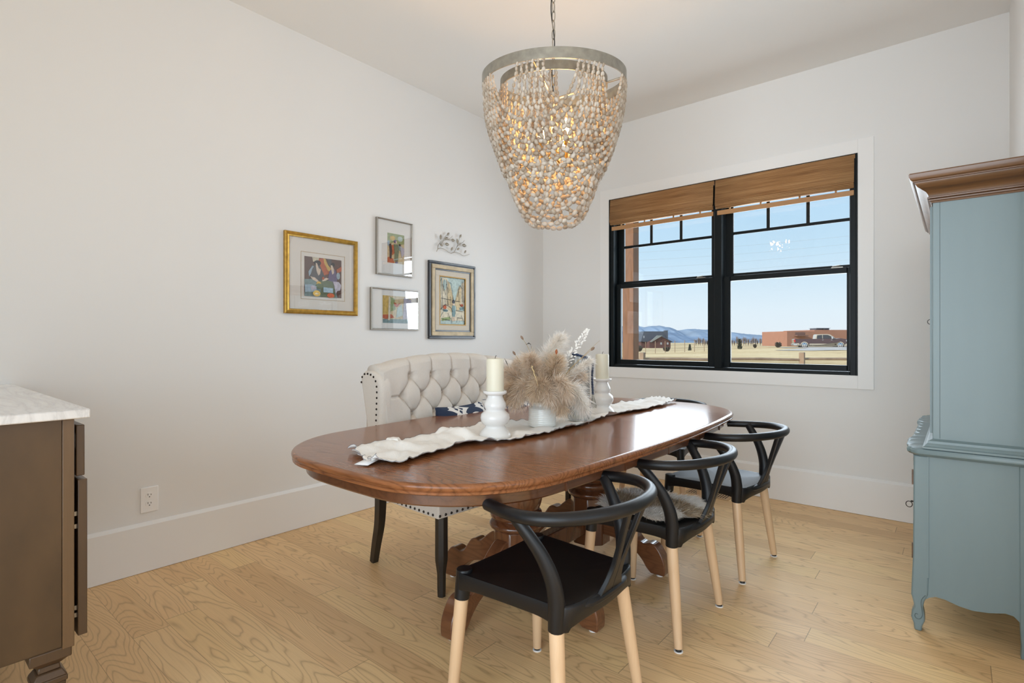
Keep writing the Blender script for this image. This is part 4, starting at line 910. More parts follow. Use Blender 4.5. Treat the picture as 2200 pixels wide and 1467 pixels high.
art1 = (UM, [(RU, [(.36, .98), (.52, 1), (.62, .8), (.66, .62), (.5, .55), (.4, .7)]), (OC, [(.5, 1), (.56, .98), (.62, .84), (.76, .7), (.72, .62), (.6, .72), (.52, .88)]), (CR_, [(.2, 1), (.38, 1), (.36, .9), (.22, .88)]), (SL, [(.60, 1), (.72, 1), (.72, .8), (.64, .84)]), (RU, [(.86, .74), (1, .84), (1, .72), (.88, .64)]),
    (SK, [(.10, .62), (.2, .78), (.26, .76), (.18, .6), (.12, .5)]), (SL, [(.12, .42), (.2, .7), (.3, .84), (.38, .84), (.44, .72), (.54, .5), (.48, .36), (.2, .34)]), (IN, blob(.34, .86, .09, .07, s_=1)), (FL, [(.29, .86), (.33, .84), (.36, .74), (.42, .7), (.4, .58), (.36, .54), (.31, .64), (.29, .78)]),
    (VI, [(.62, .5), (.66, .68), (.74, .78), (.82, .72), (.88, .5), (.84, .4), (.62, .42)]), (SK, blob(.90, .58, .05, .09, s_=3)), (IN, blob(.75, .86, .05, .05, s_=2)), (FL, [(.69, .84), (.73, .84), (.78, .74), (.78, .64), (.73, .6), (.71, .7)]),
    (TE, [(0, .42), (.2, .44), (.5, .34), (.7, .42), (.78, .3), (.88, .0), (0, 0)]), (GR, [(.36, .40), (.56, .44), (.72, .42), (.8, .26), (.82, 0), (.4, 0), (.42, .2)]), (FL, [(.14, .50), (.26, .48), (.36, .40), (.34, .36), (.2, .42)]), (FL, [(.46, .44), (.56, .5), (.64, .48), (.54, .42), (.46, .4)]), (RU, blob(.48, .48, .03, .04, s_=5)), (OC, blob(.36, .34, .06, .05, s_=6)), (GR, blob(.38, .27, .1, .07, s_=7)),
    (SK, [(0, .28), (.16, .3), (.3, .26), (.3, .12), (0, .10)]), (LI, [(.14, .24), (.2, .28), (.27, .24), (.3, .18), (.22, .18), (.18, .12)]), (LI, [(.74, .42), (.9, .42), (.97, .34), (.94, .2), (.86, .18), (.82, .1), (.78, .3)]), (SK, [(.48, .25), (.74, .24), (.74, .12), (.48, .12)]), (RU, blob(.68, .05, .10, .06, s_=9)), (OC, blob(.30, .08, .10, .075, s_=8)), (CR_, blob(.30, .07, .05, .02, s_=8))])
picture('large square print in a gold frame, leftmost on the left wall', -2.630, -2.121, 1.322, 1.823, .030, .022, M['gold'], art1, (.255, .765, .225, .72), (.21, .815, .185, .775))
art2 = (SA, [(MO, [(0, .72), (.2, .66), (.45, .72), (.7, .64), (1, .7), (1, 1), (0, 1)]), (OC, blob(.3, .84, .16, .08, s_=1)), (AQ, blob(.75, .85, .15, .09, s_=2)), (SK, blob(.06, .66, .07, .1, s_=3)), (RU, [(0, .0), (.4, .0), (.34, .14), (.1, .2), (0, .16)]), (IN, [(.08, .62), (.2, .66), (.26, .4), (.22, .14), (.12, .14), (.12, .4)]), (RU, [(.24, .6), (.34, .62), (.4, .34), (.28, .26)]), (GR, [(.36, .64), (.62, .66), (.66, .4), (.6, .06), (.42, .06), (.40, .4)]), (VI, blob(.45, .74, .09, .06, s_=4)), (FL, blob(.5, .72, .04, .04, s_=5)), (TE, [(.62, .62), (.84, .6), (.8, .44), (.66, .46)]), (LI, [(.74, .6), (.98, .54), (.98, .34), (.84, .22), (.78, .4)]), (IN, blob(.72, .64, .05, .04, s_=6)), (VI, blob(.52, .03, .08, .03, s_=7))])
picture('tall narrow silver framed print of painted figures, above the other silver frame', -1.966, -1.648, 1.621, 2.021, .010, .022, M['silver'], art2, (.30, .77, .23, .76), None, 'mat_white')
art3 = (SA, [(OC, [(0, .3), (.2, .3), (.24, 1), (0, 1)]), (TE, [(0, 0), (1, 0), (1, .16), (0, .14)]), (RU, [(.0, .3), (.3, .32), (.4, .2), (.1, .14), (0, .18)]), (MO, [(.22, .4), (.44, .5), (.4, .9), (.26, .95)]), (RU, [(.38, .78), (.5, .7), (.62, .76), (.5, .6), (.4, .62)]), (AQ, [(.46, .2), (.7, .3), (.66, .7), (.5, .56)]), (LI, [(.7, .14), (1, .2), (1, .9), (.74, .96)]), (CR_, [(.18, .1), (.24, .1), (.26, .9), (.2, 1)])])
picture('wide silver framed abstract print, below the tall silver frame', -2.013, -1.590, 1.231, 1.527, .010, .022, M['silver'], art3, (.24, .84, .17, .83), None, 'mat_white')
# black and cream stepped frame with a street scene
T = thing('framed_painting', 'street painting in a black and cream stepped frame, rightmost on the wall', 'picture', (0, -1.235, 1.17))
y0, y1, z0, z1 = -1.489, -.98, 1.169, 1.774
def bars(ins, wd, x0, x1, name, m, bev=.001):
    m_ = MB(); a, b, c, d = y0+ins, y1-ins, z0+ins, z1-ins
    m_.box(x0, x1, a, b, c, c+wd); m_.box(x0, x1, a, b, d-wd, d); m_.box(x0, x1, a, a+wd, c+wd, d-wd); m_.box(x0, x1, b-wd, b, c+wd, d-wd); return m_.build(name, m, T, bevel=bev)
FB = mat('black_frame_paint', (.025, .027, .035), .35, coat=.3); FC = mat('cream_distressed_wood', (.58, .47, .31), .6, var=.22, vs=14); FLN = mat('linen_liner', (.66, .60, .51), .95, bump=.3, bs=800)
bars(0, .018, .001, .024, 'outer_frame', FB, .003); bars(.018, .010, .001, .018, 'inner_step', FB); bars(.026, .030, .001, .030, 'cream_frame', FC, .003); bars(.056, .012, .001, .020, 'inner_step', FB); bars(.068, .040, .001, .018, 'linen_liner', FLN); bars(.108, .008, .001, .019, 'gold_slip', mat('dull_gold', (.34, .20, .06), .45, .6))
aw = [('z', 0)]
m_ = MB(); A0, B0 = y0+.118, z0+.118; AW, AH = (y1-y0)-.236, (z1-z0)-.236; m_.box(.001, .008, A0, A0+AW, B0, B0+AH, AQ)
lst = [(CR_, [(.0, .3), (.08, 1), (.3, .98), (.5, .62), (.56, .5), (.5, .3)]), (SA, [(.28, .4), (.34, .92), (.42, .86), (.54, .56), (.52, .4)]), (SA, [(.6, .4), (.62, .52), (.78, .84), (.9, .8), (.9, .4)]), (CR_, [(.84, .4), (.88, .9), (1, .95), (1, .4)]), (AQ, blob(.2, .84, .07, .12, s_=1)), (CR_, [(0, .3), (1, .3), (1, .08), (0, .08)]), (MO, [(.05, .12), (.4, .16), (.44, .1), (.1, .06)]), (SA, [(.3, .34), (.45, .4), (.6, .34), (.5, .24)]), (SA, [(.65, .4), (.85, .4), (.8, .32), (.68, .3)]), (RU, blob(.2, .36, .06, .05, s_=2)), (TE, blob(.22, .29, .1, .03, s_=3)), (RU, blob(.88, .42, .06, .03, s_=4)), (TE, blob(.86, .35, .08, .03, s_=5)), (TE, [(.48, .40), (.58, .40), (.62, .24), (.58, .16), (.50, .16), (.47, .28)]), (SL, blob(.54, .49, .05, .04, s_=6)), (FL, [(.50, .16), (.54, .16), (.53, .06), (.5, .06)]), (FL, [(.56, .16), (.6, .16), (.6, .07), (.57, .07)]), (FL, blob(.54, .43, .05, .02, s_=7))]
patches(m_, .008, A0, B0, AW, AH, lst)
rl = random.Random(4)
def ln_(a, b, c, d, w_=.0035):
    p, q = np.array((.0155, A0+a*AW, B0+b*AH)), np.array((.0155, A0+c*AW, B0+d*AH)); v = (q-p); n_ = np.cross(v, (1, 0, 0)); n_ /= np.linalg.norm(n_)+1e-9; n_ *= w_/2
    m_.add([p-n_, p+n_, q+n_, q-n_], [(0, 1, 2, 3)], IN)
for s_ in [(0, .9, .06, .98), (.06, .98, .1, .3), (.14, .7, .16, .95), (.25, .95, .3, .4), (.3, .92, .36, .72), (.36, .9, .44, .88), (.44, .88, .52, .5), (.4, .6, .42, .4), (.02, .55, .45, .52), (.5, .62, .54, .5), (.6, .5, .66, .58), (.68, .6, .8, .86), (.8, .86, .9, .78), (.74, .8, .76, .5), (.88, .98, .9, .5), (.92, .95, .93, .3), (.62, .5, .8, .5), (0, .3, .2, .42), (.2, .42, .42, .36), (.42, .36, .5, .26), (.1, .3, .3, .28), (0, .14, .12, .26), (.3, .24, .4, .12), (.44, .14, .46, .02), (.62, .3, .9, .28), (.7, .16, .66, .04), (.84, .2, .95, .06), (.7, .14, .9, .14), (.1, .1, .4, .08), (.02, .5, .04, .3), (.2, .5, .2, .38), (.3, .5, .32, .4), (.78, .44, .95, .36), (.96, .48, 1, .6), (.1, .85, .22, .62), (.24, .86, .34, .66)]: ln_(*s_)
m_.build('painted_canvas', PAL, T, smooth=False)

# ---- metal branch above it
T = thing('branch_wall_ornament', 'small silver metal leafy branch hanging above the black framed painting', 'wall ornament', tuple(onX(970, 548, .02)))
def W_(X_, Y_, x=.018): return onX(910+X_/5.87, 490+Y_/5.87, x)
BM = mat('champagne_metal', (.34, .30, .24), .42, .6)
m_ = MB()
for c in ([(163, 296), (178, 262), (182, 225), (205, 185), (240, 160), (300, 145), (340, 125), (365, 98)], [(180, 262), (215, 252), (260, 265), (310, 300), (345, 318)], [(205, 200), (240, 175), (268, 115), (310, 70)], [(345, 318), (385, 300), (420, 240), (455, 200), (495, 180), (515, 152)], [(345, 318), (400, 305), (450, 318), (510, 350), (580, 328)], [(300, 145), (345, 148), (400, 155)], [(420, 240), (440, 170), (455, 110)]):
    S = smoothpts([W_(a, b, .016+.006*math.sin(i*1.3)) for i, (a, b) in enumerate(c)], 20); m_.tube(S, np.linspace(.0026, .0014, 20), 6)
m_.build('twig', BM, T)
for a, b, dx, dy, L_ in ((215, 112, .1, -1, 42), (310, 75, .6, -.6, 36), (285, 130, .7, -.5, 40), (295, 203, 1, .25, 46), (225, 215, .6, .3, 34), (370, 152, 1, .15, 40), (425, 165, -.1, -1, 42), (465, 100, .5, -.8, 36), (512, 218, 1, .3, 50), (355, 262, .4, -1, 34), (437, 262, .7, -.5, 34), (525, 298, .6, -.8, 34)):
    c = np.array(W_(a, b, .024)); c2 = np.array(W_(a+dx*10, b+dy*10, .024)); d = c2-c; d /= np.linalg.norm(d); n_ = np.cross(d, (1, 0, 0)); s_ = .0105*L_/40; Ln = .020*L_/40
    rows = [[c+d*Ln*u-n_*s_*w_, c+d*Ln*u+np.array((.003*w_, 0, 0)), c+d*Ln*u+n_*s_*w_] for u, w_ in ((-1, .05), (-.6, .7), (-.1, 1), (.4, .85), (.8, .4), (1.05, .03))]
    m2 = MB(); m2.grid(rows); m2.build('leaf', BM, T, solid=.0012)

# ================================================================ china hutch
T = thing('china_hutch', 'sage blue painted china hutch with walnut cornice against the right wall', 'cabinet', (3.17, -.96, 0))
HY0, HY1 = -1.545, -.385; XB = 3.345
# lower cabinet
m_ = MB(); sp_ = [onY(px, py, HY0) for px, py in ((1984, 1030), (1984, 1240), (1985, 1290), (1996, 1285), (2010, 1283), (2030, 1289), (2060, 1303), (2090, 1313), (2125, 1318), (2160, 1319), (2178, 1325), (2192, 1339))]
pl = [(3.035, .70)]+[(p.x, p.z) for p in sp_[1:]]+[(XB-.03, .08), (XB-.03, .70)]
m_.prism(pl, (0, HY0+.004, 0), (1, 0, 0), (0, 0, 1), (0, .018, 0)); m_.build('side_panel', M['sage'], T, smooth=False)
m_ = MB(); m_.prism(pl, (0, HY1-.022, 0), (1, 0, 0), (0, 0, 1), (0, .018, 0)); m_.build('side_panel', M['sage'], T, smooth=False)
m_ = MB(); m_.box(3.03, XB-.02, HY0+.022, HY1-.022, .20, .70); m_.box(XB-.03, XB, HY0+.002, HY1-.002, .18, .70); m_.build('carcass', M['sage'], T, smooth=False)
for yy, s_ in ((HY0, 1), (HY1, -1)):
    # front corner stile running into a cabriole foot
    ys = sorted((yy, yy+s_*.045)); m_ = MB()
    st = [(2.992, .70), (2.990, .30), (2.986, .20), (2.984, .14), (2.990, .115), (2.994, .095), (2.986, .075), (2.984, .05), (2.992, .025), (2.994, .0), (3.018, .0), (3.020, .022), (3.028, .045), (3.027, .07), (3.022, .095), (3.026, .12), (3.038, .15), (3.040, .20), (3.040, .70)]
    m_.prism(st, (0, ys[0], 0), (1, 0, 0), (0, 0, 1), (0, ys[1]-ys[0], 0)); lg = m_.build('front_leg', M['sage'], T, bevel=.006, seg=3)
    m_ = MB(); yo = yy-s_*.0005; pr = [(3.030, .148), (3.019, .13), (3.016, .11), (3.019, .085), (3.020, .065), (3.013, .05), (3.002, .048), (2.996, .057), (2.999, .067), (3.006, .066)]
    m_.tube(smoothpts([(a, yo, b) for a, b in pr], 40), .0014, 6); m_.build('carved_scroll', mat('carved_line', (.10, .14, .145), .5), lg)
    m_ = MB(); m_.box(3.034, 3.040, yy-.0015*s_ if s_ > 0 else yy-.002, yy+.002 if s_ > 0 else yy+.0015, .22, .70); m_.build('stile_bead', M['sage'], T, smooth=False)
    m_ = MB(); ys = sorted((yy, yy+s_*.04)); m_.prism([(3.30, .70), (3.302, .12), (3.306, .04), (3.304, .0), (3.335, .0), (3.34, .05), (XB, .12), (XB, .70)], (0, ys[0], 0), (1, 0, 0), (0, 0, 1), (0, ys[1]-ys[0], 0)); m_.build('rear_leg', M['sage'], T, bevel=.003)
# two doors with serpentine front
for a, b, s_ in ((HY0+.048, (HY0+HY1)/2-.003, 1), ((HY0+HY1)/2+.003, HY1-.048, -1)):
    rows = []
    for i in range(25):
        y = a+(b-a)*i/24; f = (y-HY0)/(HY1-HY0); xb = 2.990-.012*math.sin(f*2*PI)**2
        rows.append([(xb+.016, y, .235), (xb, y, .235), (xb, y, .27), (xb+.005, y, .275), (xb+.005, y, .645), (xb, y, .65), (xb, y, .685), (xb+.016, y, .685), (xb+.016, y, .235)])
    m_ = MB(); m_.grid(rows); dr = m_.build('door', M['sage'], T, angle=30)
    m_ = MB()
    hy = a+.006 if s_ > 0 else b-.006
    for z in (.60, .30): m_.box(2.9835, 2.9895, hy-.004, hy+.006, z-.03, z+.03)
    m_.build('hinge', M['walnut'], dr, smooth=False)
    m_ = MB(); py_ = -1.35 if s_ > 0 else -.60; th = np.linspace(0, 2*PI, 21)[:-1]; m_.tube([(2.966, py_+.012*math.sin(q), .452+.0125*math.cos(q)) if False else (2.9665+.0125*math.cos(q)*.9, py_, .452+.0125*math.sin(q)) for q in th], .0016, 6, closed=True); m_.tube([(2.99, py_, .466), (2.972, py_, .466)], .0035, 8); m_.build('ring_pull', M['iron'], dr)
m_ = MB(); m_.prism([(y, z) for y, z in [(HY0+.045, .235), (HY0+.045, .15)]+[(HY0+.045+(HY1-HY0-.09)*f, .165+.035*math.sin(f*3*PI)**2) for f in np.linspace(.02, .98, 40)]+[(HY1-.045, .15), (HY1-.045, .235)]], (2.990, 0, 0), (0, 1, 0), (0, 0, 1), (.016, 0, 0)); m_.build('front_apron', M['sage'], T, smooth=False)
# scalloped top slab
ol = []
for f in np.linspace(0, 1, 140):
    y = HY0-.030+(HY1-HY0+.060)*f; g = abs(f-.5)*2
    b_ = .017*abs(math.sin(PI*5.5*(1-g)))**.8*(1 if g < .93 else .3)+.012*math.exp(-((g-.62)/.16)**2); x = 2.986-b_+.02*max(0, g-.975)/.025
    ol.append((x, y))
n_o = len(ol); m_ = MB(); rows = []
for ins, z in ((.06, .7335), (.010, .7335), (.006, .7305), (.004, .7300), (0, .722), (.001, .712), (.008, .704), (.014, .701), (.05, .700)):
    rows.append([(XB+.008, HY1+.030-ins, z)]+[(XB+.008, HY0-.030+ins, z)]+[(min(x+ins, XB-.02), HY0-.03+ins+(y-(HY0-.03))*(1-2*ins/(HY1-HY0+.06)), z) for x, y in ol])
m_.grid(rows, wrap=True); m_.f.append(list(range(n_o+2))); m_.mi.append(0); k0 = (len(rows)-1)*(n_o+2); m_.f.append([k0+i for i in range(n_o+2)][::-1]); m_.mi.append(0)
m_.build('scalloped_top', M['sage'], T, angle=35)
# upper cabinet
m_ = MB(); m_.box(3.052, XB, HY0, HY1, .765, 1.712); m_.build('upper_cabinet', M['sage'], T, bevel=.002)
m_ = MB(); m_.box(3.0735, 3.075, HY0-.0006, HY0+.001, .775, 1.705); m_.build('panel_groove', mat('groove', (.08, .11, .115), .6), T, smooth=False)
for a, b in ((HY0+.03, (HY0+HY1)/2-.002), ((HY0+HY1)/2+.002, HY1-.03)):
    m_ = MB(); m_.box(3.043, 3.0515, a, a+.045, .79, 1.69); m_.box(3.043, 3.0515, b-.045, b, .79, 1.69); m_.box(3.043, 3.0515, a+.045, b-.045, .79, .84); m_.box(3.043, 3.0515, a+.045, b-.045, 1.64, 1.69); d_ = m_.build('glazed_door', M['sage'], T, smooth=False)
    MB().box(3.046, 3.048, a+.045, b-.045, .84, 1.64).build('glass', M['pane'], d_, smooth=False)
    m_ = MB(); py_ = -1.30 if a < -1 else -.62; m_.tube([(3.0365+.009*math.cos(q), py_, 1.238+.010*math.sin(q)) for q in np.linspace(0, 2*PI, 17)[:-1]], .0014, 6, closed=True); m_.tube([(3.043, py_, 1.247), (3.038, py_, 1.247)], .003, 8); m_.build('ring_pull', M['iron'], d_)
def moulding(name, prof, m):
    m_ = MB(); rows = []
    for o_, z in prof: rows.append([(XB+.008, HY0-o_, z), (3.052-o_, HY0-o_, z), (3.052-o_, HY1+o_, z), (XB+.008, HY1+o_, z)])
    m_.grid(rows)
    return m_.build(name, m, T, angle=25)
moulding('base_moulding', [(-.01, .7336), (.030, .7336), (.030, .741), (.024, .744), (.020, .751), (.016, .755), (.014, .764), (.006, .768), (0, .772), (-.01, .772)], M['sage'])
cp = [(-.02, 1.698), (.004, 1.698), (.006, 1.704), (.012, 1.706), (.012, 1.711), (.009, 1.713), (.016, 1.715), (.016, 1.720), (.012, 1.723), (.014, 1.731), (.020, 1.741), (.032, 1.750), (.046, 1.760), (.053, 1.771), (.054, 1.776), (.060, 1.777), (.060, 1.781), (.066, 1.785), (.071, 1.795), (.072, 1.806), (.068, 1.811), (-.3, 1.811)]
moulding('cornice', cp[:-1], M['walnut']); MB().box(3.052-.068, XB+.008, HY0-.068, HY1+.068, 1.806, 1.811).build('cornice_top', M['walnut'], T, smooth=False)

# ================================================================ kitchen cabinet and marble worktop
PX = 1.275
T = thing('base_cabinet', 'brown stained base cabinet with its door and drawer edge showing, at left', 'cabinet', (1.0, -4.2, 0))
m_ = MB(); m_.box(.03, PX-.004, -4.75, -3.868, .330, .945); m_.build('cabinet_body', M['cab'], T, smooth=False)
m_ = MB(); m_.box(PX-.018, PX, -4.75, -3.893, .333, .944); m_.build('side_panel', M['cab'], T, bevel=.001)
FF = wood('brown_frame_wood', (.19, .11, .052), (.115, .065, .03), 'z', .4, .15, 1, 10., .5); FD = wood('brown_door_wood', (.115, .064, .031), (.065, .036, .018), 'z', .4, .15, 1, 10., .5)
m_ = MB(); m_.box(PX-.045, PX+.002, -3.892, -3.8665, .325, .944); m_.build('face_frame', FF, T, bevel=.0015)
m_ = MB(); m_.box(.62, PX-.008, -3.861, -3.842, .785, .925); d_ = m_.build('drawer_front', FD, T, bevel=.002)
m_ = MB(); m_.box(PX-.045, PX-.035, -3.866, -3.8612, .86, .90); m_.box(.64, PX-.06, -3.868, -3.861, .80, .84); m_.build('drawer_slide', M['hinge'], d_, smooth=False)
m_ = MB(); m_.box(.62, PX-.004, -3.858, -3.837, .345, .775); d_ = m_.build('door', FD, T, bevel=.002)
m_ = MB()
for z in (.68, .645, .42, .40): m_.box(PX-.03, PX-.016, -3.8662, -3.8582, z-.006, z+.006)
m_.build('hinge', M['hinge'], d_, smooth=False)
m_ = MB(); cxf, cyf = PX-.045, -3.915
for a, b, wa, wb in ((.330, .300, .044, .044), (.300, .284, .040, .024), (.284, .268, .022, .024), (.268, .250, .026, .037), (.250, .235, .037, .037), (.235, .10, .034, .024), (.10, .02, .024, .034), (.02, 0, .034, .034)):
    m_.tube([(cxf, cyf, b), (cxf, cyf, a)], [wb*1.414, wa*1.414], 4, up=(.707, .707, 0))
m_.build('carved_foot', FD, T, bevel=.003, angle=25)
m_ = MB(); m_.tube([(cxf, -4.65, 0), (cxf, -4.65, .33)], .045, 4, up=(.707, .707, 0)); m_.tube([(.10, -4.65, 0), (.10, -4.65, .33)], .045, 4, up=(.707, .707, 0)); m_.tube([(.10, cyf, 0), (.10, cyf, .33)], .045, 4, up=(.707, .707, 0)); m_.build('foot', FD, T, smooth=False)
tag(MB().box(.002, 1.300, -4.80, -3.836, .9465, .971).build('marble_worktop', M['marble'], None, bevel=.003), 'white grey veined marble worktop slab on the brown cabinet', 'worktop')

# ================================================================ outside
GM, t, n, b = newmat('dry_prairie_grass'); tcn = n.new('ShaderNodeTexCoord'); mp = n.new('ShaderNodeMapping'); lk(t, tcn.outputs['Object'], mp.inputs[0]); mp.inputs['Rotation'].default_value = (0, 0, -YAW); mp.inputs['Scale'].default_value = (.25, 1, 1)
v1 = nzs(t, n, mp.outputs[0], .12, 5, .65); v2 = nzs(t, n, tcn.outputs['Object'], 1.5, 4, .6)
c = ramp(t, n, mth(t, n, 'ADD', mth(t, n, 'MULTIPLY', v1, .7), mth(t, n, 'MULTIPLY', v2, .3)), [(.3, (.36, .23, .10)), (.42, (.58, .40, .18)), (.52, (.76, .55, .27)), (.66, (.88, .69, .38))]); lk(t, c, b.inputs['Base Color']); b.inputs['Roughness'].default_value = .95
def gz(p):
    d = (p[0]-CAM.x)*VIEW.x+(p[1]-CAM.y)*VIEW.y; l_ = (p[0]-CAM.x)*RIGHT.x+(p[1]-CAM.y)*RIGHT.y
    z = -.55 if d < 35 else -.55-2.6*min(1, (d-35)/260)-4*max(0, (d-300)/900)
    z += 1.15*math.exp(-((d-62)/24)**2-((l_-38)/22)**2)+.9*math.exp(-((d-150)/60)**2-((l_-95)/50)**2)
    return z+.12*noise.noise((p[0]*.08, p[1]*.08, 0))*min(1, d/20)
rows = []
for d in list(np.linspace(6.2, 30, 20))+list(np.geomspace(31, 3000, 90)):
    rows.append([(lambda q: (q[0], max(q[1], .2) if d < 12 else q[1], gz(q)))(CAM+VIEW*d+RIGHT*(l_*d)) for l_ in np.linspace(-1.6, 2.2, 90)])
m_ = MB(); m_.grid(rows); g_ = m_.build('ground', GM, None, angle=0); g_['kind'] = 'structure'
MT = mat('far_mountain_haze_tint', (.25, .33, .42), 1, var=.22, vs=.0018); MT2 = mat('nearer_ridge_haze_tint', (.20, .28, .38), 1, var=.22, vs=.003)  # blue aerial haze painted into both mountain base colours
def ridge(name, D0, prof, m, depth=900, base=748):
    m_ = MB(); rows = []; xs = np.linspace(prof[0][0], prof[-1][0], 260); ys = np.interp(xs, [p[0] for p in prof], [p[1] for p in prof])
    ys = ys+np.array([1.3*noise.noise((x*.06, 0, D0)) + .7*noise.noise((x*.25, 1, D0)) for x in xs])
    for k, (dd, f) in enumerate(((-depth, 0), (-depth*.6, .35), (-depth*.3, .72), (0, 1), (depth*.5, .6), (depth, 0))):
        row = []
        for x, y in zip(xs, ys):
            fl = f*(1+.25*noise.noise((x*.09, dd*.003, 4.)) if 0 < f < 1 else 1); p = at(x, y, D0); p0 = at(x, base, D0); q = p0.lerp(p, fl)+VIEW*dd; row.append(tuple(q))
        rows.append(row)
    m_.grid(rows); o_ = m_.build(name, m, None, angle=0); o_['kind'] = 'structure'; return o_
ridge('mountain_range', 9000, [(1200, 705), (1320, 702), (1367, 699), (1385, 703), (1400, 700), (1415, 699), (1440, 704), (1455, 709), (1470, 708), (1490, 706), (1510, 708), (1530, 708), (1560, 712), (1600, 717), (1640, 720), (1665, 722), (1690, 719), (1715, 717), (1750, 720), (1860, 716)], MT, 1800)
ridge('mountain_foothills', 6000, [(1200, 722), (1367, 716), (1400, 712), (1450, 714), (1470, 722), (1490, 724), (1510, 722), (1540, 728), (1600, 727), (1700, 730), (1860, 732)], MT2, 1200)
# porch post
T = thing('porch_post', 'square stained cedar porch post just outside the left window sash', 'post', (.14, 1.57, -.55))
MB().box(.062, .205, 1.50, 1.64, -.55, 3.3).build('post_shaft', M['cedar'], T, bevel=.006); MB().box(.03, .237, 1.468, 1.672, -.60, -.42).build('post_base', M['cedar'], T, bevel=.005)
def gpt(px, d): p = at(px, 0, d); return Vector((p.x, p.y, gz(p)))
# rail fence
FG = 'rail fence across the field'
T = thing('rail_fence', 'weathered split rail fence crossing the dry grass beyond the window', 'fence', tuple(gpt(1600, 22)))
for px in (1210, 1380, 1551, 1723, 1895, 2070):
    p = gpt(px, 22); MB().box(p.x-.10, p.x+.10, p.y-.10, p.y+.10, p.z-.2, CAM.z-(757-730.2)/FPX*22).build('fence_post', M['cedar_far'], T, bevel=.02)
for a, b in ((1210, 1380), (1380, 1551), (1551, 1723), (1723, 1895), (1895, 2070)):
    p, q = at(a, 771, 22), at(b, 773, 22); m_ = MB(); m_.tube([p, (p+q)/2+Vector((0, 0, .02)), q], [.05, .056, .05], 6); m_.build('fence_rail', M['cedar_far'], T)
# wire fence posts in mid field
T = thing('wire_fence', 'thin wire fence with metal posts standing in the mid field', 'fence', tuple(gpt(1450, 60)))
pts = []
for px in range(1366, 1540, 21):
    p = gpt(px, 60); pts.append(p+Vector((0, 0, 1.25))); MB().tube([p-Vector((0, 0, .2)), p+Vector((0, 0, 1.35))], .035, 5).build('fence_post', M['cedar_far'], T)
for dz in (0, -.4, -.8): m_ = MB(); m_.tube([q+Vector((0, 0, dz)) for q in pts], .008, 4); m_.build('fence_wire', M['iron'], T)
# dark house
HB = mat('dark_barn_siding', (.10, .04, .035), .8, var=.2, vs=.5); HR = mat('slate_metal_roof', (.07, .085, .115), .6); HR2 = mat('pale_shed_roof', (.24, .27, .27), .6); HWn = mat('dark_window_glass', (.35, .38, .42), .2)
D = 250; o_ = at(1411, 745.5, D); U = RIGHT; N = VIEW; k = D/FPX
T = thing('house', 'dark red house with steep slate roof and chimney far across the field', 'house', tuple(o_))
def LP(x, y, dd=0): return o_+U*((x-1411)*k)+Vector((0, 0, (745.5-y)*k))+N*dd
def poly3(name, pts, dd, dep, m, par): m_ = MB(); m_.prism([((x-1411)*k, (745.5-y)*k) for x, y in pts], o_+N*dd, U, (0, 0, 1), N*dep); return m_.build(name, m, par, smooth=False)
poly3('main_wall', [(1382, 748), (1382, 732), (1438, 732), (1438, 748)], 4, 8, HB, T); poly3('main_roof', [(1380, 734), (1387, 711.5), (1437, 711.5), (1438.5, 734)], 3, 10, HR, T); poly3('chimney', [(1432, 716), (1432, 709.5), (1438.4, 709.5), (1438.4, 733)], 2.5, 2.5, HR, T)
poly3('gable_wing', [(1393, 748), (1393, 735), (1418, 721.5), (1438, 735), (1438, 748)], -2, 6, HB, T)
m_ = MB(); m_.prism([((x-1411)*k, (745.5-y)*k) for x, y in ((1394, 734), (1409, 720.6), (1421, 720.6), (1418, 722.4), (1396, 735))], o_+N*-2.6, U, (0, 0, 1), N*.8); m_.build('gable_roof', HR2, T, smooth=False)
poly3('roof_edge', [(1418, 721.3), (1441, 733.5), (1441, 735), (1418, 722.8)], -2.8, 7, HR, T)
for x in (1416, 1430): poly3('window', [(x, 740), (x, 735.5), (x+3.4, 735.5), (x+3.4, 740)], -2.15, .2, HWn, T)
poly3('window', [(1385.5, 726), (1385.5, 721), (1388, 721), (1388, 726)], 2.9, .2, HWn, T)
# orange building behind the truck
D2 = 140; k2 = D2/FPX; o2 = at(1690, 741, D2); OB = mat('terracotta_stucco', (.33, .165, .11), .85, var=.08, vs=.6); OB2 = mat('terracotta_awning', (.18, .10, .08), .8)
T = thing('commercial_building', 'long flat roofed terracotta building standing behind the pickup truck', 'building', tuple(o2))
def P2(name, pts, dd, dep, m): m_ = MB(); m_.prism([((x-1690)*k2, (741-y)*k2) for x, y in pts], o2+N*dd, U, (0, 0, 1), N*dep); return m_.build(name, m, T, smooth=False)
P2('main_block', [(1691, 744), (1691, 711.5), (1750, 711.5), (1750, 744)], 0, 14, OB); P2('tall_block', [(1750, 744), (1750, 708.5), (1930, 708.5), (1930, 744)], .0, 16, OB)
P2('awning', [(1706, 722), (1706, 719.5), (1730, 719.5), (1730, 722)], -1.6, 1.6, OB2); P2('recess', [(1708, 719), (1708, 714), (1728, 714), (1728, 719)], -.1, .2, OB2)
for x in (1772, 1788): P2('rooftop_unit', [(x, 708.5), (x, 704.5), (x+13, 704.5), (x+13, 708.5)], 4, 3, HR); P2('rooftop_unit_lid', [(x-1, 704.6), (x-1, 703.6), (x+14, 703.6), (x+14, 704.6)], 3.6, 3.8, HWn)
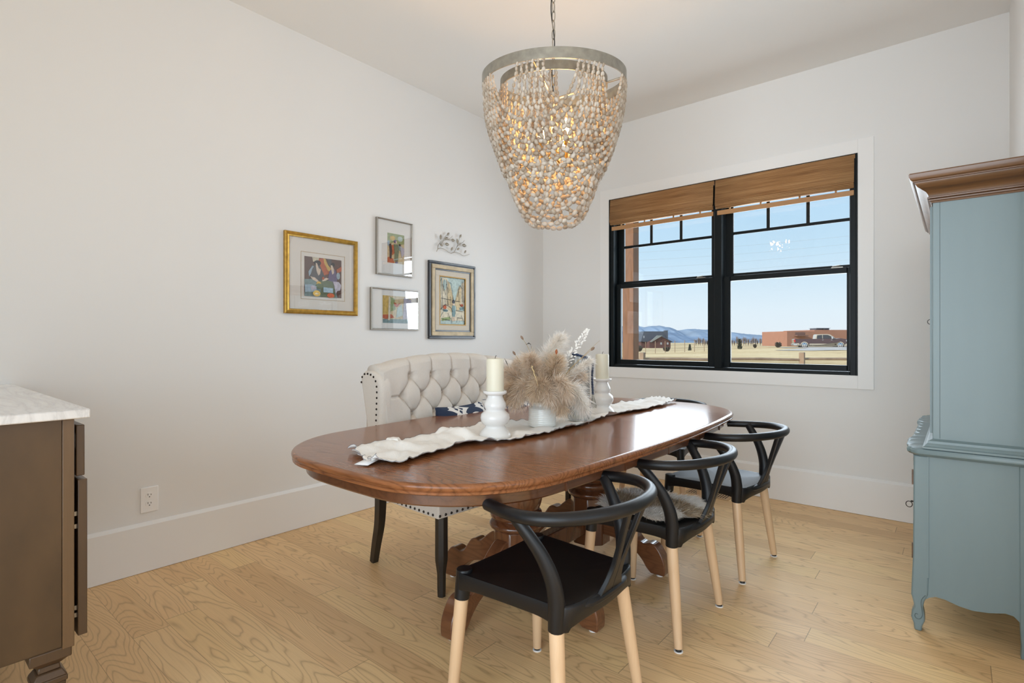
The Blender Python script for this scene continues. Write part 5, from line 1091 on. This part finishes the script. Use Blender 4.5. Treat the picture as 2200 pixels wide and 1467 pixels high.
# pickup truck
D3 = 60.; k3 = D3/FPX
MR = mat('maroon_car_paint', (.055, .022, .026), .25, coat=.9); TN = mat('tan_car_paint', (.46, .41, .32), .3, coat=.7); GLS = mat('tinted_car_glass', (.02, .025, .035), .06, spec=.8); TY = mat('tyre_rubber', (.02, .02, .02), .8); CHR = mat('chrome', (.75, .75, .76), .15, .95); TLm = mat('tail_lamp_red', (.45, .02, .02), .3)
o3 = at(1766, 749.2, D3); U3 = (RIGHT*math.cos(-.35)+VIEW*math.sin(-.35)); N3 = Vector((-U3.y, U3.x, 0))
T = thing('pickup_truck', 'maroon and tan crew cab pickup truck parked outside beyond the right window sash', 'truck', tuple(o3))
def TP(pts): return [((x-1766)*k3/1.138, (749.2-y)*k3) for x, y in pts]
def P3(name, pts, dd, dep, m, par=None, bev=.03): m_ = MB(); m_.prism(TP(pts), o3+N3*dd, U3, (0, 0, 1), N3*dep); return m_.build(name, m, par or T, smooth=True, bevel=bev, angle=30)
def arch(cx_, r, cy_=743.4): return [(cx_-r*math.cos(a), cy_-r*math.sin(a)) for a in np.linspace(0, PI, 9)]
P3('body', [(1706.5, 740), (1705.5, 729), (1708, 728), (1754, 728.2), (1757, 727.5), (1795, 727.5), (1806, 726.5), (1818, 728.5), (1821, 733), (1821.5, 738), (1814, 738)]+arch(1804.8, 9.2)[::-1]+[(1793, 738), (1738, 738)]+arch(1727.8, 9.2)[::-1]+[(1716, 738)], 0, 1.95, MR)
P3('lower_panel', [(1706, 742.5), (1706, 737.5), (1716.5, 737.5)]+arch(1727.8, 9.6)+[(1739, 738.2), (1792.5, 738.2)]+arch(1804.8, 9.6)+[(1816, 738), (1821.5, 738), (1821.5, 742.5), (1815.5, 743.4)]+arch(1804.8, 7.8)[::-1]+[(1796.5, 743.8), (1736, 743.8)]+arch(1727.8, 7.8)[::-1]+[(1718, 742.5)], -.025, 2.0, TN, bev=.01)
P3('cab', [(1752, 728.3), (1753.5, 719.5), (1756, 718), (1778, 717.6), (1785, 719), (1797, 727.8)], .12, 1.7, TN)
P3('side_window', [(1755, 727.3), (1756, 720.2), (1766.6, 719.2), (1767, 727.3)], .095, 1.75, GLS, bev=.01); P3('side_window', [(1768.5, 727.3), (1768, 719.2), (1778.5, 719.2), (1786, 722.5), (1790, 727.3)], .095, 1.75, GLS, bev=.01)
P3('side_mirror', [(1785.5, 728), (1785.3, 723), (1788.6, 723), (1788.6, 728)], -.25, .3, CHR, bev=.02); P3('tail_lamp', [(1705.6, 735), (1705.2, 729), (1707.6, 729), (1708.6, 735)], -.02, .3, TLm, bev=.01); P3('rear_bumper', [(1704, 742), (1704, 738.5), (1712, 738.5), (1712, 742)], -.04, 2.04, CHR, bev=.02); P3('head_lamp', [(1817, 733.5), (1817, 729.8), (1821, 730.5), (1821.6, 733.5)], -.02, .4, CHR, bev=.01)
for x in (1757.2, 1776): P3('door_handle', [(x+9, 730.6), (x+9, 729.8), (x+12, 729.8), (x+12, 730.6)], -.03, .03, CHR, bev=0)
for cx_ in (1727.8, 1804.8):
    for dd in (-.02, 1.70):
        c = o3+U3*((cx_-1766)*k3/1.138)+Vector((0, 0, .405)); a_ = c+N3*dd; b_ = a_+N3*.27
        m_ = MB(); m_.tube([a_, a_+N3*.03, b_-N3*.03, b_], [.36, .405, .405, .36], 28); wl = m_.build('wheel', TY, T)
        m_ = MB(); f_ = a_-N3*.012 if dd < 1 else b_; m_.tube([f_, f_+N3*.012], [.25, .27], 24); m_.build('rim', CHR, wl)
        m_ = MB()
        for s_ in range(5):
            q = 2*PI*s_/5+.3; d_ = U3*math.cos(q)+Vector((0, 0, 1))*math.sin(q); m_.obox(f_-N3*.004+d_*.15, tuple(U3*math.cos(q+.6)*.045+Vector((0, 0, 1))*math.sin(q+.6)*.045), tuple(N3*.006), tuple(U3*math.cos(q+.6+PI/2)*.045+Vector((0, 0, 1))*math.sin(q+.6+PI/2)*.045))
        m_.build('rim_opening', TY, wl, smooth=False)
# gravel pad, road, shrubs, trees
GV = mat('pale_gravel', (.56, .51, .44), .95, var=.15, vs=.6)
m_ = MB(); rows = []
for d in np.linspace(52, 70, 12): rows.append([(lambda q: (q.x, q.y, gz(q)+.04+.03*noise.noise((l_*.5, d*.5, 0))))(CAM+VIEW*d+RIGHT*l_) for l_ in np.linspace(d*.525+2*math.sin(d), d*.80, 30)])
m_.grid(rows); tag(m_.build('gravel_pad', GV, None), 'pale gravel drive under the pickup truck', 'gravel')
m_ = MB(); rows = []
for d in np.linspace(17.2, 19.6, 5): rows.append([(lambda q: (q.x, q.y, gz(q)+.05))(CAM+VIEW*d+RIGHT*l_) for l_ in np.linspace(-2, 22, 60)])
m_.grid(rows); tag(m_.build('gravel_road', GV, None), 'pale gravel road strip in front of the rail fence', 'road')
DK = mat('dark_scrub', (.10, .09, .075), .95, var=.3, vs=2); SPG = mat('spruce_needles', (.055, .07, .05), .95, var=.3, vs=3); TW = mat('bare_twigs', (.24, .19, .17), .95)
def shrub(name, px, d, w, h, label, cat, m, group=None, cone=False, seed=0):
    p = gpt(px, d); rg = np.random.default_rng(seed); T = thing(name, label, cat, tuple(p), 0, group); N_ = 420
    th = rg.random(N_)*2*PI; u = rg.random(N_); rr_ = np.sqrt(rg.random(N_))*w/2*((1-u)**.9 if cone else np.sqrt(np.maximum(.02, 1-(2*u-1)**2)))
    st = np.stack([p.x+rr_*np.cos(th)*.6, p.y+rr_*np.sin(th)*.6, p.z+u*h*.9], 1); dr = np.stack([np.cos(th), np.sin(th), .5+rg.random(N_)], 1)*(w*.16)
    C_ = st[:, None]+dr[:, None]*np.linspace(0, 1, 3)[None, :, None]; sd = rg.normal(size=(N_, 3)); sd /= np.linalg.norm(sd, axis=1)[:, None]
    m_ = MB(); m_.ribbons(C_, sd[:, None]*(w*np.array([.05, .045, .01]))[None, :, None]); m_.build('foliage', m, T, smooth=False)
    MB().tube([tuple(p-Vector((0, 0, .1))), tuple(p+Vector((0, 0, h*.8)))], [w*.05, w*.015], 6).build('trunk', DK, T)
shrub('spruce_tree', 1482, 75, .65, .95, 'small dark spruce standing right of the far red house', 'tree', SPG, None, True, 1)
shrub('young_pine_tree', 1589, 62, .75, 1.25, 'young pine tree at the left of the right window sash', 'tree', SPG, None, True, 2)
shrub('scrub_bush', 1432, 70, 1.1, .5, 'brown scrub bush in the field below the red house', 'bush', DK, None, False, 3)
shrub('scrub_bush', 1672, 64, .95, .55, 'dark scrub bush in the field left of the truck', 'bush', DK, None, False, 4)
shrub('scrub_bush', 1622, 66, .55, .45, 'small brown scrub bush between the pine and the larger dark bush', 'bush', DK, None, False, 5)
shrub('scrub_bush', 1372, 110, 2, 1.1, 'low bushes at the left foot of the far house', 'bush', DK, None, False, 6)
i_ = 0
for px in list(range(1494, 1530, 5))+list(range(1572, 1690, 5)):
    d = 420+rng.random()*60; p = gpt(px+rng.random()*2, d); h_ = (4.5+3.5*rng.random()); m_ = MB()
    N_ = 70; th = rng.random(N_)*2*PI; st = np.stack([p.x+0*th, p.y+0*th, p.z+h_*(.1+.5*rng.random(N_))], 1); dr = np.stack([np.cos(th)*h_*.32*rng.random(N_), np.sin(th)*h_*.32*rng.random(N_), h_*(.3+.25*rng.random(N_))], 1)
    C_ = st[:, None]+dr[:, None]*np.linspace(0, 1, 3)[None, :, None]; sd = np.stack([-np.sin(th), np.cos(th), 0*th], 1); m_.ribbons(C_, sd[:, None]*np.array([.14, .10, .04])[None, :, None]); m_.tube([tuple(p), tuple(p+Vector((0, 0, h_*.6)))], [.2, .1], 5)
    tag(m_.build('bare_tree', TW, None, smooth=False), 'bare winter tree in the treeline along the foot of the mountains', 'tree', 'bare trees on the horizon'); i_ += 1
# utility wires crossing the sky
for k in range(4):
    d = 45; a_, b_ = at(1250, 600-k*17+ (0), d), at(1950, 545-k*17, d); mid = (a_+b_)/2-Vector((0, 0, .25)); m_ = MB(); m_.tube(smoothpts([a_, mid, b_], 24), .007, 5)
    tag(m_.build('utility_wire', mat('grey_wire', (.45, .52, .58), .7) if k == 0 else bpy.data.materials['grey_wire'], None), 'thin grey utility wire crossing the sky outside the window', 'utility wire', 'utility wires across the sky')
